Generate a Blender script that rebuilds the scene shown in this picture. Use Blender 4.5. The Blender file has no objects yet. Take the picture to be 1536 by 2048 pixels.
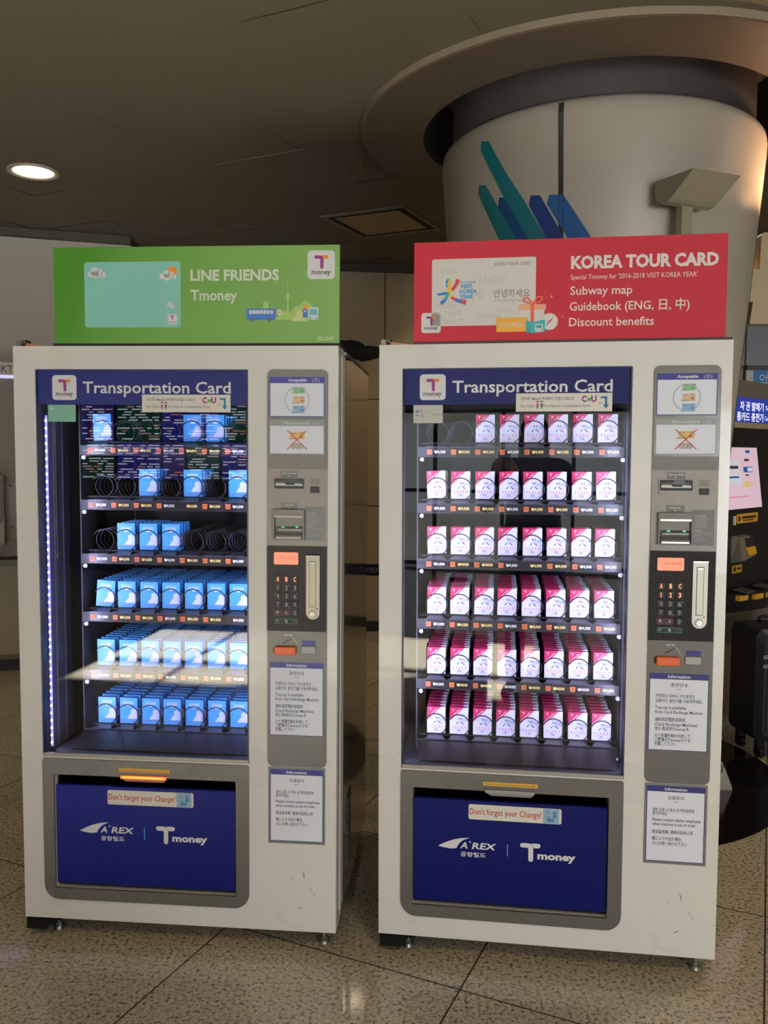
import bpy, bmesh, math, random
from mathutils import Vector, Matrix, Quaternion
random.seed(7)
S = bpy.context.scene
COL = S.collection
R = math.radians
PI = math.pi

# ------------------------------------------------------------------ camera
HC = 1.5002
cam_d = bpy.data.cameras.new('camera')
cam = bpy.data.objects.new('camera', cam_d)
COL.objects.link(cam)
cam_d.sensor_fit = 'HORIZONTAL'
cam_d.sensor_width = 36.0
cam_d.lens = 1691.0 / 1536.0 * 36.0
cam_d.clip_start = 0.02
_p, _r = R(-4.0805), R(0.34558)
_fwd = Vector((0, math.cos(_p), math.sin(_p)))
_up0 = Vector((0, -math.sin(_p), math.cos(_p)))
_rt = Vector((1, 0, 0)) * math.cos(_r) + _up0 * math.sin(_r)
_up = Vector((1, 0, 0)) * -math.sin(_r) + _up0 * math.cos(_r)
cam.matrix_world = Matrix(((_rt.x, _up.x, -_fwd.x, 0), (_rt.y, _up.y, -_fwd.y, 0), (_rt.z, _up.z, -_fwd.z, HC), (0, 0, 0, 1)))
S.camera = cam

# ------------------------------------------------------------------ world, sun, large lights, exposure
S.view_settings.view_transform = 'Standard'
S.view_settings.look = 'None'
S.view_settings.gamma = 1.0
S.view_settings.use_curve_mapping = False
S.view_settings.exposure = 0.13
S.cycles.max_bounces = 10
S.cycles.transparent_max_bounces = 24
S.cycles.sample_clamp_indirect = 6.0

world = bpy.data.worlds.new('sky')
S.world = world
world.use_nodes = True
world.node_tree.nodes['Background'].inputs[0].default_value = (0.86, 0.94, 0.92, 1)
world.node_tree.nodes['Background'].inputs[1].default_value = 0.9


def lamp(name, kind, energy, color, loc, direction, parent=None, **kw):
    d = bpy.data.lights.new(name, kind)
    d.energy = energy
    d.color = color
    for k, v in kw.items():
        setattr(d, k, v)
    o = bpy.data.objects.new(name, d)
    COL.objects.link(o)
    if parent:
        o.parent = parent
    o.location = loc
    o.rotation_mode = 'QUATERNION'
    o.rotation_quaternion = Vector(direction).to_track_quat('-Z', 'Y')
    return o


SUN_E, FILL_E, DOWN_E = 420.0, 270.0, 26.0
LED_E = 4.3
lamp('sunlight', 'SUN', SUN_E, (1.0, 0.98, 0.95), (0, -12, 8), (0, math.cos(R(26.7)), -math.sin(R(26.7))), angle=R(0.6))
for _n, _l, _w, _h in (('door_portal', (-0.8, -6.13, 1.03), 3.6, 2.0), ('clerestory_portal', (-1.25, -6.13, 2.55), 2.7, 0.9)):
    _o = lamp(_n, 'AREA', 1.0, (1, 1, 1), _l, (0, 1, 0), shape='RECTANGLE', size=_w, size_y=_h)
    _o.data.cycles.is_portal = True
lamp('added_window_fill', 'AREA', FILL_E, (0.97, 0.985, 1.0), (3.55, -6.2, 1.03), (0, 1, 0), shape='RECTANGLE', size=4.5, size_y=2.0)  # fill light added behind the camera to brighten the machine fronts


# ------------------------------------------------------------------ materials
def lin(c):
    return c / 12.92 if c <= 0.04045 else ((c + 0.055) / 1.055) ** 2.4


def rgb(r, g, b):
    return (lin(r / 255.0), lin(g / 255.0), lin(b / 255.0), 1.0)


MATS = {}


def mat(name, col, rough=0.5, metal=0.0, emit=0.0, ecol=None, spec=0.5, coat=0.0):
    if name in MATS:
        return MATS[name]
    m = bpy.data.materials.new(name)
    m.use_nodes = True
    b = m.node_tree.nodes['Principled BSDF']
    b.inputs['Base Color'].default_value = col
    b.inputs['Roughness'].default_value = rough
    b.inputs['Metallic'].default_value = metal
    b.inputs['Specular IOR Level'].default_value = spec
    b.inputs['Coat Weight'].default_value = coat
    if emit:
        b.inputs['Emission Color'].default_value = ecol or col
        b.inputs['Emission Strength'].default_value = emit
    MATS[name] = m
    return m


def N(m, t, **kw):
    n = m.node_tree.nodes.new(t)
    for k, v in kw.items():
        setattr(n, k, v)
    return n


def L(m, a, b):
    m.node_tree.links.new(a, b)


def noisy(m, scale, lo, hi, detail=4.0, rough=None, bump=0.0, stretch=None):
    """procedural variation: base colour between two close tones, optional roughness and bump"""
    b = m.node_tree.nodes['Principled BSDF']
    tc = N(m, 'ShaderNodeTexCoord')
    src = tc.outputs['Object']
    if stretch:
        mp = N(m, 'ShaderNodeMapping')
        mp.inputs['Scale'].default_value = stretch
        L(m, src, mp.inputs['Vector'])
        src = mp.outputs['Vector']
    n = N(m, 'ShaderNodeTexNoise')
    n.inputs['Scale'].default_value = scale
    n.inputs['Detail'].default_value = detail
    L(m, src, n.inputs['Vector'])
    r = N(m, 'ShaderNodeValToRGB')
    r.color_ramp.elements[0].position = 0.3
    r.color_ramp.elements[1].position = 0.7
    r.color_ramp.elements[0].color = lo
    r.color_ramp.elements[1].color = hi
    L(m, n.outputs['Fac'], r.inputs['Fac'])
    L(m, r.outputs['Color'], b.inputs['Base Color'])
    if rough:
        mr = N(m, 'ShaderNodeMapRange')
        mr.inputs['To Min'].default_value = rough[0]
        mr.inputs['To Max'].default_value = rough[1]
        L(m, n.outputs['Fac'], mr.inputs['Value'])
        L(m, mr.outputs['Result'], b.inputs['Roughness'])
    if bump:
        bp = N(m, 'ShaderNodeBump')
        bp.inputs['Strength'].default_value = bump
        bp.inputs['Distance'].default_value = 0.002
        L(m, n.outputs['Fac'], bp.inputs['Height'])
        L(m, bp.outputs['Normal'], b.inputs['Normal'])
    return m


def glass_mat(name, tint=(1, 1, 1, 1), ior=1.5, rough=0.0, gain=1.0):
    m = bpy.data.materials.new(name)
    m.use_nodes = True
    nt = m.node_tree
    nt.nodes.remove(nt.nodes['Principled BSDF'])
    tr = N(m, 'ShaderNodeBsdfTransparent')
    tr.inputs['Color'].default_value = tint
    gl = N(m, 'ShaderNodeBsdfGlossy')
    gl.inputs['Roughness'].default_value = rough
    fr = N(m, 'ShaderNodeFresnel')
    ge = N(m, 'ShaderNodeNewGeometry')
    mi = N(m, 'ShaderNodeMapRange')
    mi.inputs['To Min'].default_value = ior
    mi.inputs['To Max'].default_value = 1.0 / ior
    L(m, ge.outputs['Backfacing'], mi.inputs['Value'])
    L(m, mi.outputs['Result'], fr.inputs['IOR'])
    mx = N(m, 'ShaderNodeMixShader')
    L(m, fr.outputs['Fac'], mx.inputs['Fac'])
    L(m, tr.outputs['BSDF'], mx.inputs[1])
    L(m, gl.outputs['BSDF'], mx.inputs[2])
    L(m, mx.outputs['Shader'], nt.nodes['Material Output'].inputs['Surface'])
    return m


def W(name, r, g, b, rough=0.6, **k):
    return mat(name, rgb(r, g, b), rough, **k)


WHITE_PAINT = noisy(W('white machine paint', 234, 232, 225, 0.28, coat=0.3), 3.0, rgb(232, 230, 223), rgb(236, 234, 228), rough=(0.24, 0.32))
EDGE_PAINT = W('door edge paint', 214, 211, 202, 0.4)
CABINET = noisy(W('cabinet side steel', 112, 102, 86, 0.2, metal=0.5, coat=0.3), 2.0, rgb(104, 94, 78), rgb(118, 108, 92), rough=(0.09, 0.14))
GREY_PLATE = noisy(W('grey brown metallic plastic', 100, 97, 91, 0.42), 60.0, rgb(97, 94, 88), rgb(103, 100, 94), detail=2.0)
GREY_LIGHT = noisy(W('light grey metallic plastic', 146, 140, 133, 0.4), 60.0, rgb(143, 137, 130), rgb(149, 143, 136), detail=2.0)
GREY_DARK = W('dark grey frame plastic', 112, 108, 102, 0.45)
SHEET_GREY = W('grey sticker backing', 122, 122, 120, 0.4)
BLACK = W('black plastic', 16, 16, 17, 0.4, spec=0.3)
BLACK_SOFT = W('soft black', 26, 25, 25, 0.6)
KEYPAD_BLACK = noisy(W('keypad black', 40, 39, 40, 0.55, spec=0.15), 80.0, rgb(38, 37, 38), rgb(43, 42, 43))
NAVY_FILM = W('navy header film', 17, 25, 80, 0.5, spec=0.2)
FLAP_BLUE = noisy(W('tray flap blue', 8, 18, 100, 0.5, spec=0.15), 120.0, rgb(7, 15, 92), rgb(10, 20, 101), bump=0.03)
NAVY_PRINT = W('navy print', 36, 38, 120, 0.5)
PAPER = noisy(W('white paper', 240, 244, 254, 0.5), 8.0, rgb(238, 242, 252), rgb(242, 246, 255))
PRINT_WHITE = W('white print', 232, 232, 232, 0.5)
INK = W('dark ink', 52, 54, 74, 0.6)
INK_GREY = W('grey ink', 120, 118, 120, 0.6)
STICKER = W('cream sticker', 236, 231, 220, 0.4)
RED_INK = W('red ink', 190, 52, 48, 0.5)
YELLOW = W('yellow sticker', 240, 184, 60, 0.5)
STEEL = noisy(W('brushed steel', 164, 160, 150, 0.42, metal=0.8), 5.0, rgb(160, 156, 146), rgb(168, 164, 154), rough=(0.40, 0.46))
ZINC = W('zinc bolt', 190, 200, 196, 0.3, metal=1.0)
CHROME = W('chrome', 190, 188, 182, 0.28, metal=0.9)
COPPER_GLINT = W('copper glint strip', 244, 176, 128, 0.35, metal=0.5)  # lightened to carry the downlight's reflection in the base colour
ORANGE = W('orange lever plastic', 232, 104, 44, 0.4)
PURPLE = W('logo purple', 118, 42, 110, 0.5)
LOGO_ORANGE = W('logo orange', 240, 136, 60, 0.5)
LOGO_GREY = W('logo grey', 96, 94, 98, 0.5)
GLASS = glass_mat('window glass', ior=1.62)
CLEAR = glass_mat('clear pane', ior=1.45)
INTERIOR = noisy(W('interior dark steel', 24, 24, 32, 0.5), 4.0, rgb(21, 21, 28), rgb(27, 27, 36))
INT_RAIL = W('interior rail', 38, 39, 52, 0.4, metal=0.6)
SHELF_BLACK = W('shelf black', 24, 24, 28, 0.5)
SHELF_LIP = W('shelf lip', 52, 50, 62, 0.35)
TAG_BLACK = W('price tag black', 26, 25, 28, 0.3)
TAG_ORANGE = W('price tag orange', 196, 106, 58, 0.5)
PRICE = W('price print', 240, 214, 130, 0.5)
PRICE_WHITE = W('price print white', 228, 226, 214, 0.5)
WIRE = W('spiral wire', 62, 62, 72, 0.3, metal=0.85)
LED_DOT = mat('led dot', (0.55, 0.55, 1, 1), emit=26.0, ecol=(0.72, 0.72, 1.0, 1))
LED_TAPE = mat('led tape', (0.3, 0.3, 0.9, 1), emit=1.3, ecol=(0.22, 0.20, 1.0, 1))


# ------------------------------------------------------------------ mesh builder; local frame: x right, y into the object, z up
class MB:
    def __init__(self):
        self.v, self.f, self.mi, self.sm, self.mats = [], [], [], [], []

    def idx(self, m):
        if m not in self.mats:
            self.mats.append(m)
        return self.mats.index(m)

    def add(self, vs, fs, m, smooth=False):
        o = len(self.v)
        self.v.extend([tuple(p) for p in vs])
        k = self.idx(m)
        for f in fs:
            self.f.append([i + o for i in f])
            self.mi.append(k)
            self.sm.append(smooth)
        return self

    def box(self, x0, y0, z0, x1, y1, z1, m):
        vs = [(x0, y0, z0), (x1, y0, z0), (x1, y1, z0), (x0, y1, z0), (x0, y0, z1), (x1, y0, z1), (x1, y1, z1), (x0, y1, z1)]
        return self.add(vs, [(0, 3, 2, 1), (4, 5, 6, 7), (0, 1, 5, 4), (1, 2, 6, 5), (2, 3, 7, 6), (3, 0, 4, 7)], m)

    def hexa(self, p, m):
        """eight corners: bottom loop of 4 then top loop of 4"""
        return self.add(p, [(0, 3, 2, 1), (4, 5, 6, 7), (0, 1, 5, 4), (1, 2, 6, 5), (2, 3, 7, 6), (3, 0, 4, 7)], m)

    def poly(self, pts, d, m):
        return self.add([(x, d, z) for x, z in pts], [list(range(len(pts)))], m)

    def rect(self, x0, z0, x1, z1, d, m):
        a, b = min(x0, x1), max(x0, x1)
        c, e = min(z0, z1), max(z0, z1)
        return self.poly([(a, c), (b, c), (b, e), (a, e)], d, m)

    def prism(self, pts, d0, d1, m, bev=0.0, side=None):
        n = len(pts)
        cx = sum(p[0] for p in pts) / n
        cz = sum(p[1] for p in pts) / n
        side = side or m
        if bev:
            x0, x1 = min(p[0] for p in pts), max(p[0] for p in pts)
            z0, z1 = min(p[1] for p in pts), max(p[1] for p in pts)
            sx, sz = 1 - 2 * bev / (x1 - x0), 1 - 2 * bev / (z1 - z0)
            mx, mz = (x0 + x1) / 2, (z0 + z1) / 2
            inn = [(mx + (x - mx) * sx, mz + (z - mz) * sz) for x, z in pts]
            vs = [(x, d0, z) for x, z in inn] + [(x, d0 + bev, z) for x, z in pts] + [(x, d1, z) for x, z in pts]
            fs = [list(range(n))] + [(n + i, n + (i + 1) % n, (i + 1) % n, i) for i in range(n)]
            fs += [(2 * n + i, 2 * n + (i + 1) % n, n + (i + 1) % n, n + i) for i in range(n)] + [list(range(3 * n - 1, 2 * n - 1, -1))]
            return self.add(vs, fs, m)
        vs = [(x, d0, z) for x, z in pts] + [(x, d1, z) for x, z in pts]
        self.add(vs, [list(range(n)), list(range(2 * n - 1, n - 1, -1))], m)
        return self.add(vs, [(n + i, n + (i + 1) % n, (i + 1) % n, i) for i in range(n)], side)

    def plate(self, x0, z0, x1, z1, d0, d1, m, r=0.0, bev=0.0):
        return self.prism(rr(x0, z0, x1, z1, r), d0, d1, m, bev)

    def frame(self, outer, inner, d0, d1, m):
        """ring between two outlines with the same number of points"""
        n = len(outer)
        vs = [(x, d0, z) for x, z in outer] + [(x, d0, z) for x, z in inner] + [(x, d1, z) for x, z in outer] + [(x, d1, z) for x, z in inner]
        fs = []
        for i in range(n):
            j = (i + 1) % n
            fs += [(i, j, n + j, n + i), (2 * n + i, 2 * n + j, j, i), (n + i, n + j, 3 * n + j, 3 * n + i), (2 * n + j, 2 * n + i, 3 * n + i, 3 * n + j)]
        return self.add(vs, fs, m)

    def disc(self, cx, cz, r, d, m, n=20, sx=1.0):
        return self.poly([(cx + r * sx * math.cos(2 * PI * i / n), cz + r * math.sin(2 * PI * i / n)) for i in range(n)], d, m)

    def ring(self, cx, cz, r0, r1, d, m, n=40):
        vs, fs = [], []
        for i in range(n):
            a = 2 * PI * i / n
            vs += [(cx + r0 * math.cos(a), d, cz + r0 * math.sin(a)), (cx + r1 * math.cos(a), d, cz + r1 * math.sin(a))]
        for i in range(n):
            j = (i + 1) % n
            fs.append((2 * i, 2 * i + 1, 2 * j + 1, 2 * j))
        return self.add(vs, fs, m)

    def stroke(self, pts, w, d, m, caps=True):
        """flat line of width w with round joins, in the x-z plane"""
        for (xa, za), (xb, zb) in zip(pts[:-1], pts[1:]):
            l = math.hypot(xb - xa, zb - za) or 1e-9
            nx, nz = -(zb - za) / l * w / 2, (xb - xa) / l * w / 2
            self.poly([(xa - nx, za - nz), (xb - nx, zb - nz), (xb + nx, zb + nz), (xa + nx, za + nz)], d, m)
            d -= 0.00003
        for i, (x, z) in enumerate(pts):
            if caps or 0 < i < len(pts) - 1:
                self.disc(x, z, w / 2, d, m, 12)
                d -= 0.00003
        return self

    def cyl(self, p0, p1, r0, r1, m, n=16, caps=True, smooth=True):
        p0, p1 = Vector(p0), Vector(p1)
        ax = (p1 - p0).normalized()
        a = ax.orthogonal().normalized()
        b = ax.cross(a)
        vs = []
        for p, r in ((p0, r0), (p1, r1)):
            for i in range(n):
                t = 2 * PI * i / n
                vs.append(p + (a * math.cos(t) + b * math.sin(t)) * r)
        self.add(vs, [(i, (i + 1) % n, n + (i + 1) % n, n + i) for i in range(n)], m, smooth)
        if caps:
            self.add(vs[:n], [list(range(n - 1, -1, -1))], m)
            self.add(vs[n:], [list(range(n))], m)
        return self

    def tube(self, pts, r, m, n=6, caps=True):
        pts = [Vector(p) for p in pts]
        vs, fs = [], []
        k = len(pts)
        prev = None
        for i, p in enumerate(pts):
            t = (pts[min(i + 1, k - 1)] - pts[max(i - 1, 0)]).normalized()
            if prev is None:
                a = t.orthogonal().normalized()
            else:
                a = (prev - t * prev.dot(t)).normalized()
            prev = a
            b = t.cross(a)
            rad = r[i] if isinstance(r, (list, tuple)) else r
            for j in range(n):
                q = 2 * PI * j / n
                vs.append(p + (a * math.cos(q) + b * math.sin(q)) * rad)
        for i in range(k - 1):
            for j in range(n):
                l = (j + 1) % n
                fs.append((i * n + j, i * n + l, (i + 1) * n + l, (i + 1) * n + j))
        if caps:
            fs += [list(range(n - 1, -1, -1)), [(k - 1) * n + j for j in range(n)]]
        return self.add(vs, fs, m, True)

    def lathe(self, prof, m, cx=0.0, cy=0.0, n=96, a0=0.0, a1=2 * PI, smooth=True):
        full = abs(a1 - a0 - 2 * PI) < 1e-6
        k = n if full else n + 1
        vs, fs = [], []
        for r, z in prof:
            for i in range(k):
                a = a0 + (a1 - a0) * i / n
                vs.append((cx + r * math.cos(a), cy + r * math.sin(a), z))
        for q in range(len(prof) - 1):
            for i in range(n):
                j = (i + 1) % k
                fs.append((q * k + i, q * k + j, (q + 1) * k + j, (q + 1) * k + i))
        return self.add(vs, fs, m, smooth)

    def text(self, s, x, z, cap, m, d, align='L', bold=0.0, width=None, shear=0.0, rot=0.0, mid=False, res=2):
        """lettering: cap = height of a capital H in metres; x,z = left/centre/right end of the baseline"""
        vs, fs, (bx0, bx1), hcap = glyphs(s, bold, res)
        k = cap / hcap
        kx = k
        if width:
            kx = width / max(1e-6, bx1 - bx0)
        wtot = (bx1 - bx0) * kx
        off = {'L': 0.0, 'C': -wtot / 2, 'R': -wtot}[align]
        cr, sr = math.cos(rot), math.sin(rot)
        out = []
        for vx, vy in vs:
            px = (vx - bx0) * kx + off + shear * vy * k
            pz = vy * k - (cap / 2 if mid else 0)
            out.append((x + px * cr - pz * sr, d, z + px * sr + pz * cr))
        return self.add(out, fs, m)

    def build(self, name, parent=None, label=None):
        me = bpy.data.meshes.new(name)
        me.from_pydata(self.v, [], self.f)
        for m in self.mats:
            me.materials.append(m)
        me.polygons.foreach_set('material_index', self.mi)
        me.polygons.foreach_set('use_smooth', self.sm)
        me.update()
        o = bpy.data.objects.new(name, me)
        COL.objects.link(o)
        if parent:
            o.parent = parent
        if label:
            o['label'] = label
        return o


def rr(x0, z0, x1, z1, r=0.0, seg=6):
    """outline of a rounded rectangle; r = one radius or (bottom-left, bottom-right, top-right, top-left)"""
    if not isinstance(r, (tuple, list)):
        r = (r,) * 4
    pts = []
    for (cx, cz, sx, sz, a0), q in zip(((x0, z0, 1, 1, PI), (x1, z0, -1, 1, 1.5 * PI), (x1, z1, -1, -1, 0), (x0, z1, 1, -1, 0.5 * PI)), r):
        if q <= 1e-6:
            pts.append((cx, cz))
            continue
        for i in range(seg + 1):
            a = a0 + 0.5 * PI * i / seg
            pts.append((cx + sx * q + q * math.cos(a), cz + sz * q + q * math.sin(a)))
    return pts


def rrn(x0, z0, x1, z1, r, seg=6):
    """like rr but always 4*(seg+1) points, for frames"""
    if not isinstance(r, (tuple, list)):
        r = (r,) * 4
    return rr(x0, z0, x1, z1, tuple(max(q, 1e-4) for q in r), seg)


GLY = {}
HCAP = {}


def _raw_text(s, bold, res):
    cu = bpy.data.curves.new('lettering', 'FONT')
    cu.body = s
    cu.size = 1.0
    cu.fill_mode = 'FRONT'
    cu.offset = bold
    cu.resolution_u = res
    ob = bpy.data.objects.new('lettering', cu)
    COL.objects.link(ob)
    bpy.context.view_layer.update()
    dg = bpy.context.evaluated_depsgraph_get()
    me = bpy.data.meshes.new_from_object(ob.evaluated_get(dg))
    vs = [(v.co.x, v.co.y) for v in me.vertices]
    fs = [list(p.vertices) for p in me.polygons]
    bpy.data.objects.remove(ob)
    bpy.data.curves.remove(cu)
    bpy.data.meshes.remove(me)
    return vs, fs


def glyphs(s, bold, res):
    key = (s, bold, res)
    if key not in GLY:
        if 'H' not in HCAP:
            v, _ = _raw_text('H', 0.0, 2)
            HCAP['H'] = max(p[1] for p in v) - min(p[1] for p in v)
        vs, fs = _raw_text(s, bold, res)
        xs = [p[0] for p in vs] or [0, 1]
        GLY[key] = (vs, fs, (min(xs), max(xs)), HCAP['H'])
    return GLY[key]


def put(o, label, cat, group=None):
    o['label'] = label
    o['category'] = cat
    if group:
        o['group'] = group
    return o


def thing(name, label, cat, loc=(0, 0, 0), rz=0.0, M=None, group=None):
    o = bpy.data.objects.new(name, None)
    COL.objects.link(o)
    o.empty_display_size = 0.05
    if M is not None:
        o.matrix_world = M
    else:
        o.location = loc
        o.rotation_euler = (0, 0, rz)
    return put(o, label, cat, group)


def struct(name, mb, parent=None):
    o = mb.build(name, parent)
    if parent is None:
        o['kind'] = 'structure'
    return o

# ------------------------------------------------------------------ setting: floor, ceiling, walls, column
CZ = 3.015
CF = 0.971
GA = R(-24.5)          # floor grid direction
CA = R(-25.8)          # ceiling grid direction
COLX, COLY = 1.0, 4.1


def granite():
    m = mat('speckled granite', rgb(128, 116, 98), 0.22)
    b = m.node_tree.nodes['Principled BSDF']
    tc = N(m, 'ShaderNodeTexCoord')
    v1 = N(m, 'ShaderNodeTexNoise')
    v1.inputs['Scale'].default_value = 88.0
    v1.inputs['Detail'].default_value = 6.0
    v1.inputs['Roughness'].default_value = 0.65
    L(m, tc.outputs['Object'], v1.inputs['Vector'])
    r1 = N(m, 'ShaderNodeValToRGB')
    e = r1.color_ramp.elements
    e[0].position, e[0].color = 0.36, rgb(84, 78, 64)
    e[1].position, e[1].color = 0.46, rgb(188, 180, 158)
    e2 = e.new(0.60)
    e2.color = rgb(220, 212, 191)
    e3 = e.new(0.72)
    e3.color = rgb(200, 190, 166)
    L(m, v1.outputs['Fac'], r1.inputs['Fac'])
    v2 = N(m, 'ShaderNodeTexNoise')
    v2.inputs['Scale'].default_value = 2.2
    L(m, tc.outputs['Object'], v2.inputs['Vector'])
    r2 = N(m, 'ShaderNodeValToRGB')
    r2.color_ramp.elements[0].position, r2.color_ramp.elements[0].color = 0.35, (0.86, 0.86, 0.86, 1)
    r2.color_ramp.elements[1].position, r2.color_ramp.elements[1].color = 0.65, (1, 1, 1, 1)
    L(m, v2.outputs['Fac'], r2.inputs['Fac'])
    mul = N(m, 'ShaderNodeMixRGB', blend_type='MULTIPLY')
    mul.inputs['Fac'].default_value = 1.0
    L(m, r1.outputs['Color'], mul.inputs['Color1'])
    L(m, r2.outputs['Color'], mul.inputs['Color2'])
    # joints between the slabs
    mp = N(m, 'ShaderNodeMapping', vector_type='POINT')
    mp.inputs['Rotation'].default_value = (0, 0, -GA)
    L(m, tc.outputs['Object'], mp.inputs['Vector'])
    sx = N(m, 'ShaderNodeSeparateXYZ')
    L(m, mp.outputs['Vector'], sx.inputs['Vector'])
    masks = []
    for out, off in (('X', 1.513), ('Y', -2.152)):
        a = N(m, 'ShaderNodeMath', operation='ADD')
        a.inputs[1].default_value = off + 0.775 * 40 + 0.003
        L(m, sx.outputs[out], a.inputs[0])
        d = N(m, 'ShaderNodeMath', operation='DIVIDE')
        d.inputs[1].default_value = 0.775
        L(m, a.outputs[0], d.inputs[0])
        f = N(m, 'ShaderNodeMath', operation='FRACT')
        L(m, d.outputs[0], f.inputs[0])
        c = N(m, 'ShaderNodeMath', operation='LESS_THAN')
        c.inputs[1].default_value = 0.0068
        L(m, f.outputs[0], c.inputs[0])
        masks.append(c)
    mx = N(m, 'ShaderNodeMath', operation='MAXIMUM')
    L(m, masks[0].outputs[0], mx.inputs[0])
    L(m, masks[1].outputs[0], mx.inputs[1])
    j = N(m, 'ShaderNodeMixRGB')
    j.inputs['Color2'].default_value = rgb(52, 44, 36)
    L(m, mx.outputs[0], j.inputs['Fac'])
    L(m, mul.outputs['Color'], j.inputs['Color1'])
    L(m, j.outputs['Color'], b.inputs['Base Color'])
    ro = N(m, 'ShaderNodeMapRange')
    ro.inputs['To Min'].default_value = 0.075
    ro.inputs['To Max'].default_value = 0.8
    L(m, mx.outputs[0], ro.inputs['Value'])
    L(m, ro.outputs['Result'], b.inputs['Roughness'])
    return m


mb = MB()
mb.add([(-6.2, -6.2, 0), (6.2, -6.2, 0), (6.2, 8.6, 0), (-6.2, 8.6, 0)], [(0, 1, 2, 3)], granite())
struct('floor', mb)
mb = MB()
mb.lathe([(0.897, 0.0015), (0.40, 0.0015)], W('black polished granite', 24, 23, 22, 0.1), 0.96, 3.98, 96)
struct('floor_inlay', mb)

# ceiling: separate plasterboard tiles, each a little out of level
CEIL = noisy(W('ceiling board', 112, 105, 89, 0.75), 1.2, rgb(92, 85, 70), rgb(99, 92, 76))
mb = MB()
cu, cn = Vector((math.cos(CA), math.sin(CA))), Vector((-math.sin(CA), math.cos(CA)))
TU, TN = 0.635 * CF, 0.605 * CF
VENT_IJ = None
for i in range(-17, 17):
    for j in range(-15, 19):
        u0, n0 = -3.01 * CF + TU * i, 2.655 * CF + TN * j
        q = cu * (u0 + TU / 2) + cn * (n0 + TN / 2)
        if not (-6.6 < q.x < 6.6 and -6.6 < q.y < 8.6):
            continue
        z = [CZ + random.uniform(-0.0015, 0.0025) for _ in range(4)]
        g = 0.0009
        near = (q - Vector((COLX, COLY))).length < 1.6
        k = 14 if near else 1
        vs, fs = [], []
        for b in range(k + 1):
            for a in range(k + 1):
                fa, fb = a / k, b / k
                p = cu * (u0 + g + (TU - 2 * g) * fa) + cn * (n0 + g + (TN - 2 * g) * fb)
                zz = (z[0] * (1 - fa) + z[1] * fa) * (1 - fb) + (z[2] * (1 - fa) + z[3] * fa) * fb
                vs.append((p.x, p.y, zz))
        for b in range(k):
            for a in range(k):
                c = sum((Vector(vs[t][:2]) for t in (b * (k + 1) + a, b * (k + 1) + a + 1, (b + 1) * (k + 1) + a, (b + 1) * (k + 1) + a + 1)), Vector((0, 0))) / 4
                if near and (c - Vector((COLX, COLY))).length < 1.0:
                    continue
                fs.append((b * (k + 1) + a, (b + 1) * (k + 1) + a, (b + 1) * (k + 1) + a + 1, b * (k + 1) + a + 1))
        mb.add(vs, fs, CEIL)
mb.add([(-6.2, -6.2, 3.30), (6.2, -6.2, 3.30), (6.2, 8.6, 3.30), (-6.2, 8.6, 3.30)], [(3, 2, 1, 0)], W('ceiling void', 100, 92, 78, 0.9))
struct('ceiling', mb)

# access hatch and air vent set in the ceiling
def ceil_pt(u, n, z):
    p = cu * u + cn * n
    return (p.x, p.y, z)


HATCH = noisy(W('ceiling hatch board', 158, 147, 128, 0.7), 2.0, rgb(92, 85, 70), rgb(98, 91, 76))
mb = MB()
u0, u1, n0, n1 = -2.905 * CF, -2.335 * CF, 3.86 * CF, 4.42 * CF
mb.hexa([ceil_pt(u0, n0, CZ - 0.006), ceil_pt(u1, n0, CZ - 0.004), ceil_pt(u1, n1, CZ - 0.005), ceil_pt(u0, n1, CZ - 0.0035),
         ceil_pt(u0, n0, CZ + 0.01), ceil_pt(u1, n0, CZ + 0.01), ceil_pt(u1, n1, CZ + 0.01), ceil_pt(u0, n1, CZ + 0.01)], HATCH)
put(mb.build('ceiling_hatch'), 'plain square access hatch sagging slightly from the ceiling boards', 'hatch')

VF = W('vent frame beige', 122, 112, 94, 0.6)
vent = thing('ceiling_vent', 'square air vent with dark slot around its plate in ceiling', 'vent', ceil_pt(-2.585 * CF, 5.29 * CF, CZ))
vent.rotation_euler = (0, 0, CA)
mb = MB()
for s0, s1 in ((0.30, 0.275), ):
    o = [(-s0, -s0), (s0, -s0), (s0, s0), (-s0, s0)]
    i_ = [(-s1, -s1), (s1, -s1), (s1, s1), (-s1, s1)]
    vs = [(x, y, -0.012) for x, y in o] + [(x, y, -0.012) for x, y in i_] + [(x, y, 0.004) for x, y in o] + [(x, y, 0.03) for x, y in i_]
    fs = []
    for a in range(4):
        b = (a + 1) % 4
        fs += [(a, 4 + a, 4 + b, b), (8 + a, a, b, 8 + b), (4 + a, 12 + a, 12 + b, 4 + b)]
    mb.add(vs, fs, VF)
mb.build('frame', vent)
mb = MB().box(-0.276, -0.276, -0.004, 0.276, 0.276, 0.0, W('vent slot dark', 30, 25, 20, 0.9))
mb.build('slot', vent)
mb = MB().box(-0.225, -0.225, -0.010, 0.225, 0.225, -0.006, W('vent plate', 158, 140, 106, 0.6))
mb.build('plate', vent)

# sprinkler head
mb = MB()
mb.cyl((0, 0, 0), (0, 0, -0.006), 0.03, 0.026, W('brass sprinkler rose', 120, 96, 60, 0.4, metal=0.8), 20)
mb.cyl((0, 0, -0.006), (0, 0, -0.035), 0.009, 0.009, MATS['brass sprinkler rose'], 12)
mb.cyl((0, 0, -0.035), (0, 0, -0.038), 0.016, 0.016, MATS['brass sprinkler rose'], 12)
o = put(mb.build('sprinkler_head'), 'small brass fire sprinkler head on ceiling beside the column ring', 'sprinkler')
o.location = (-0.137, 4.561, CZ)


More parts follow.
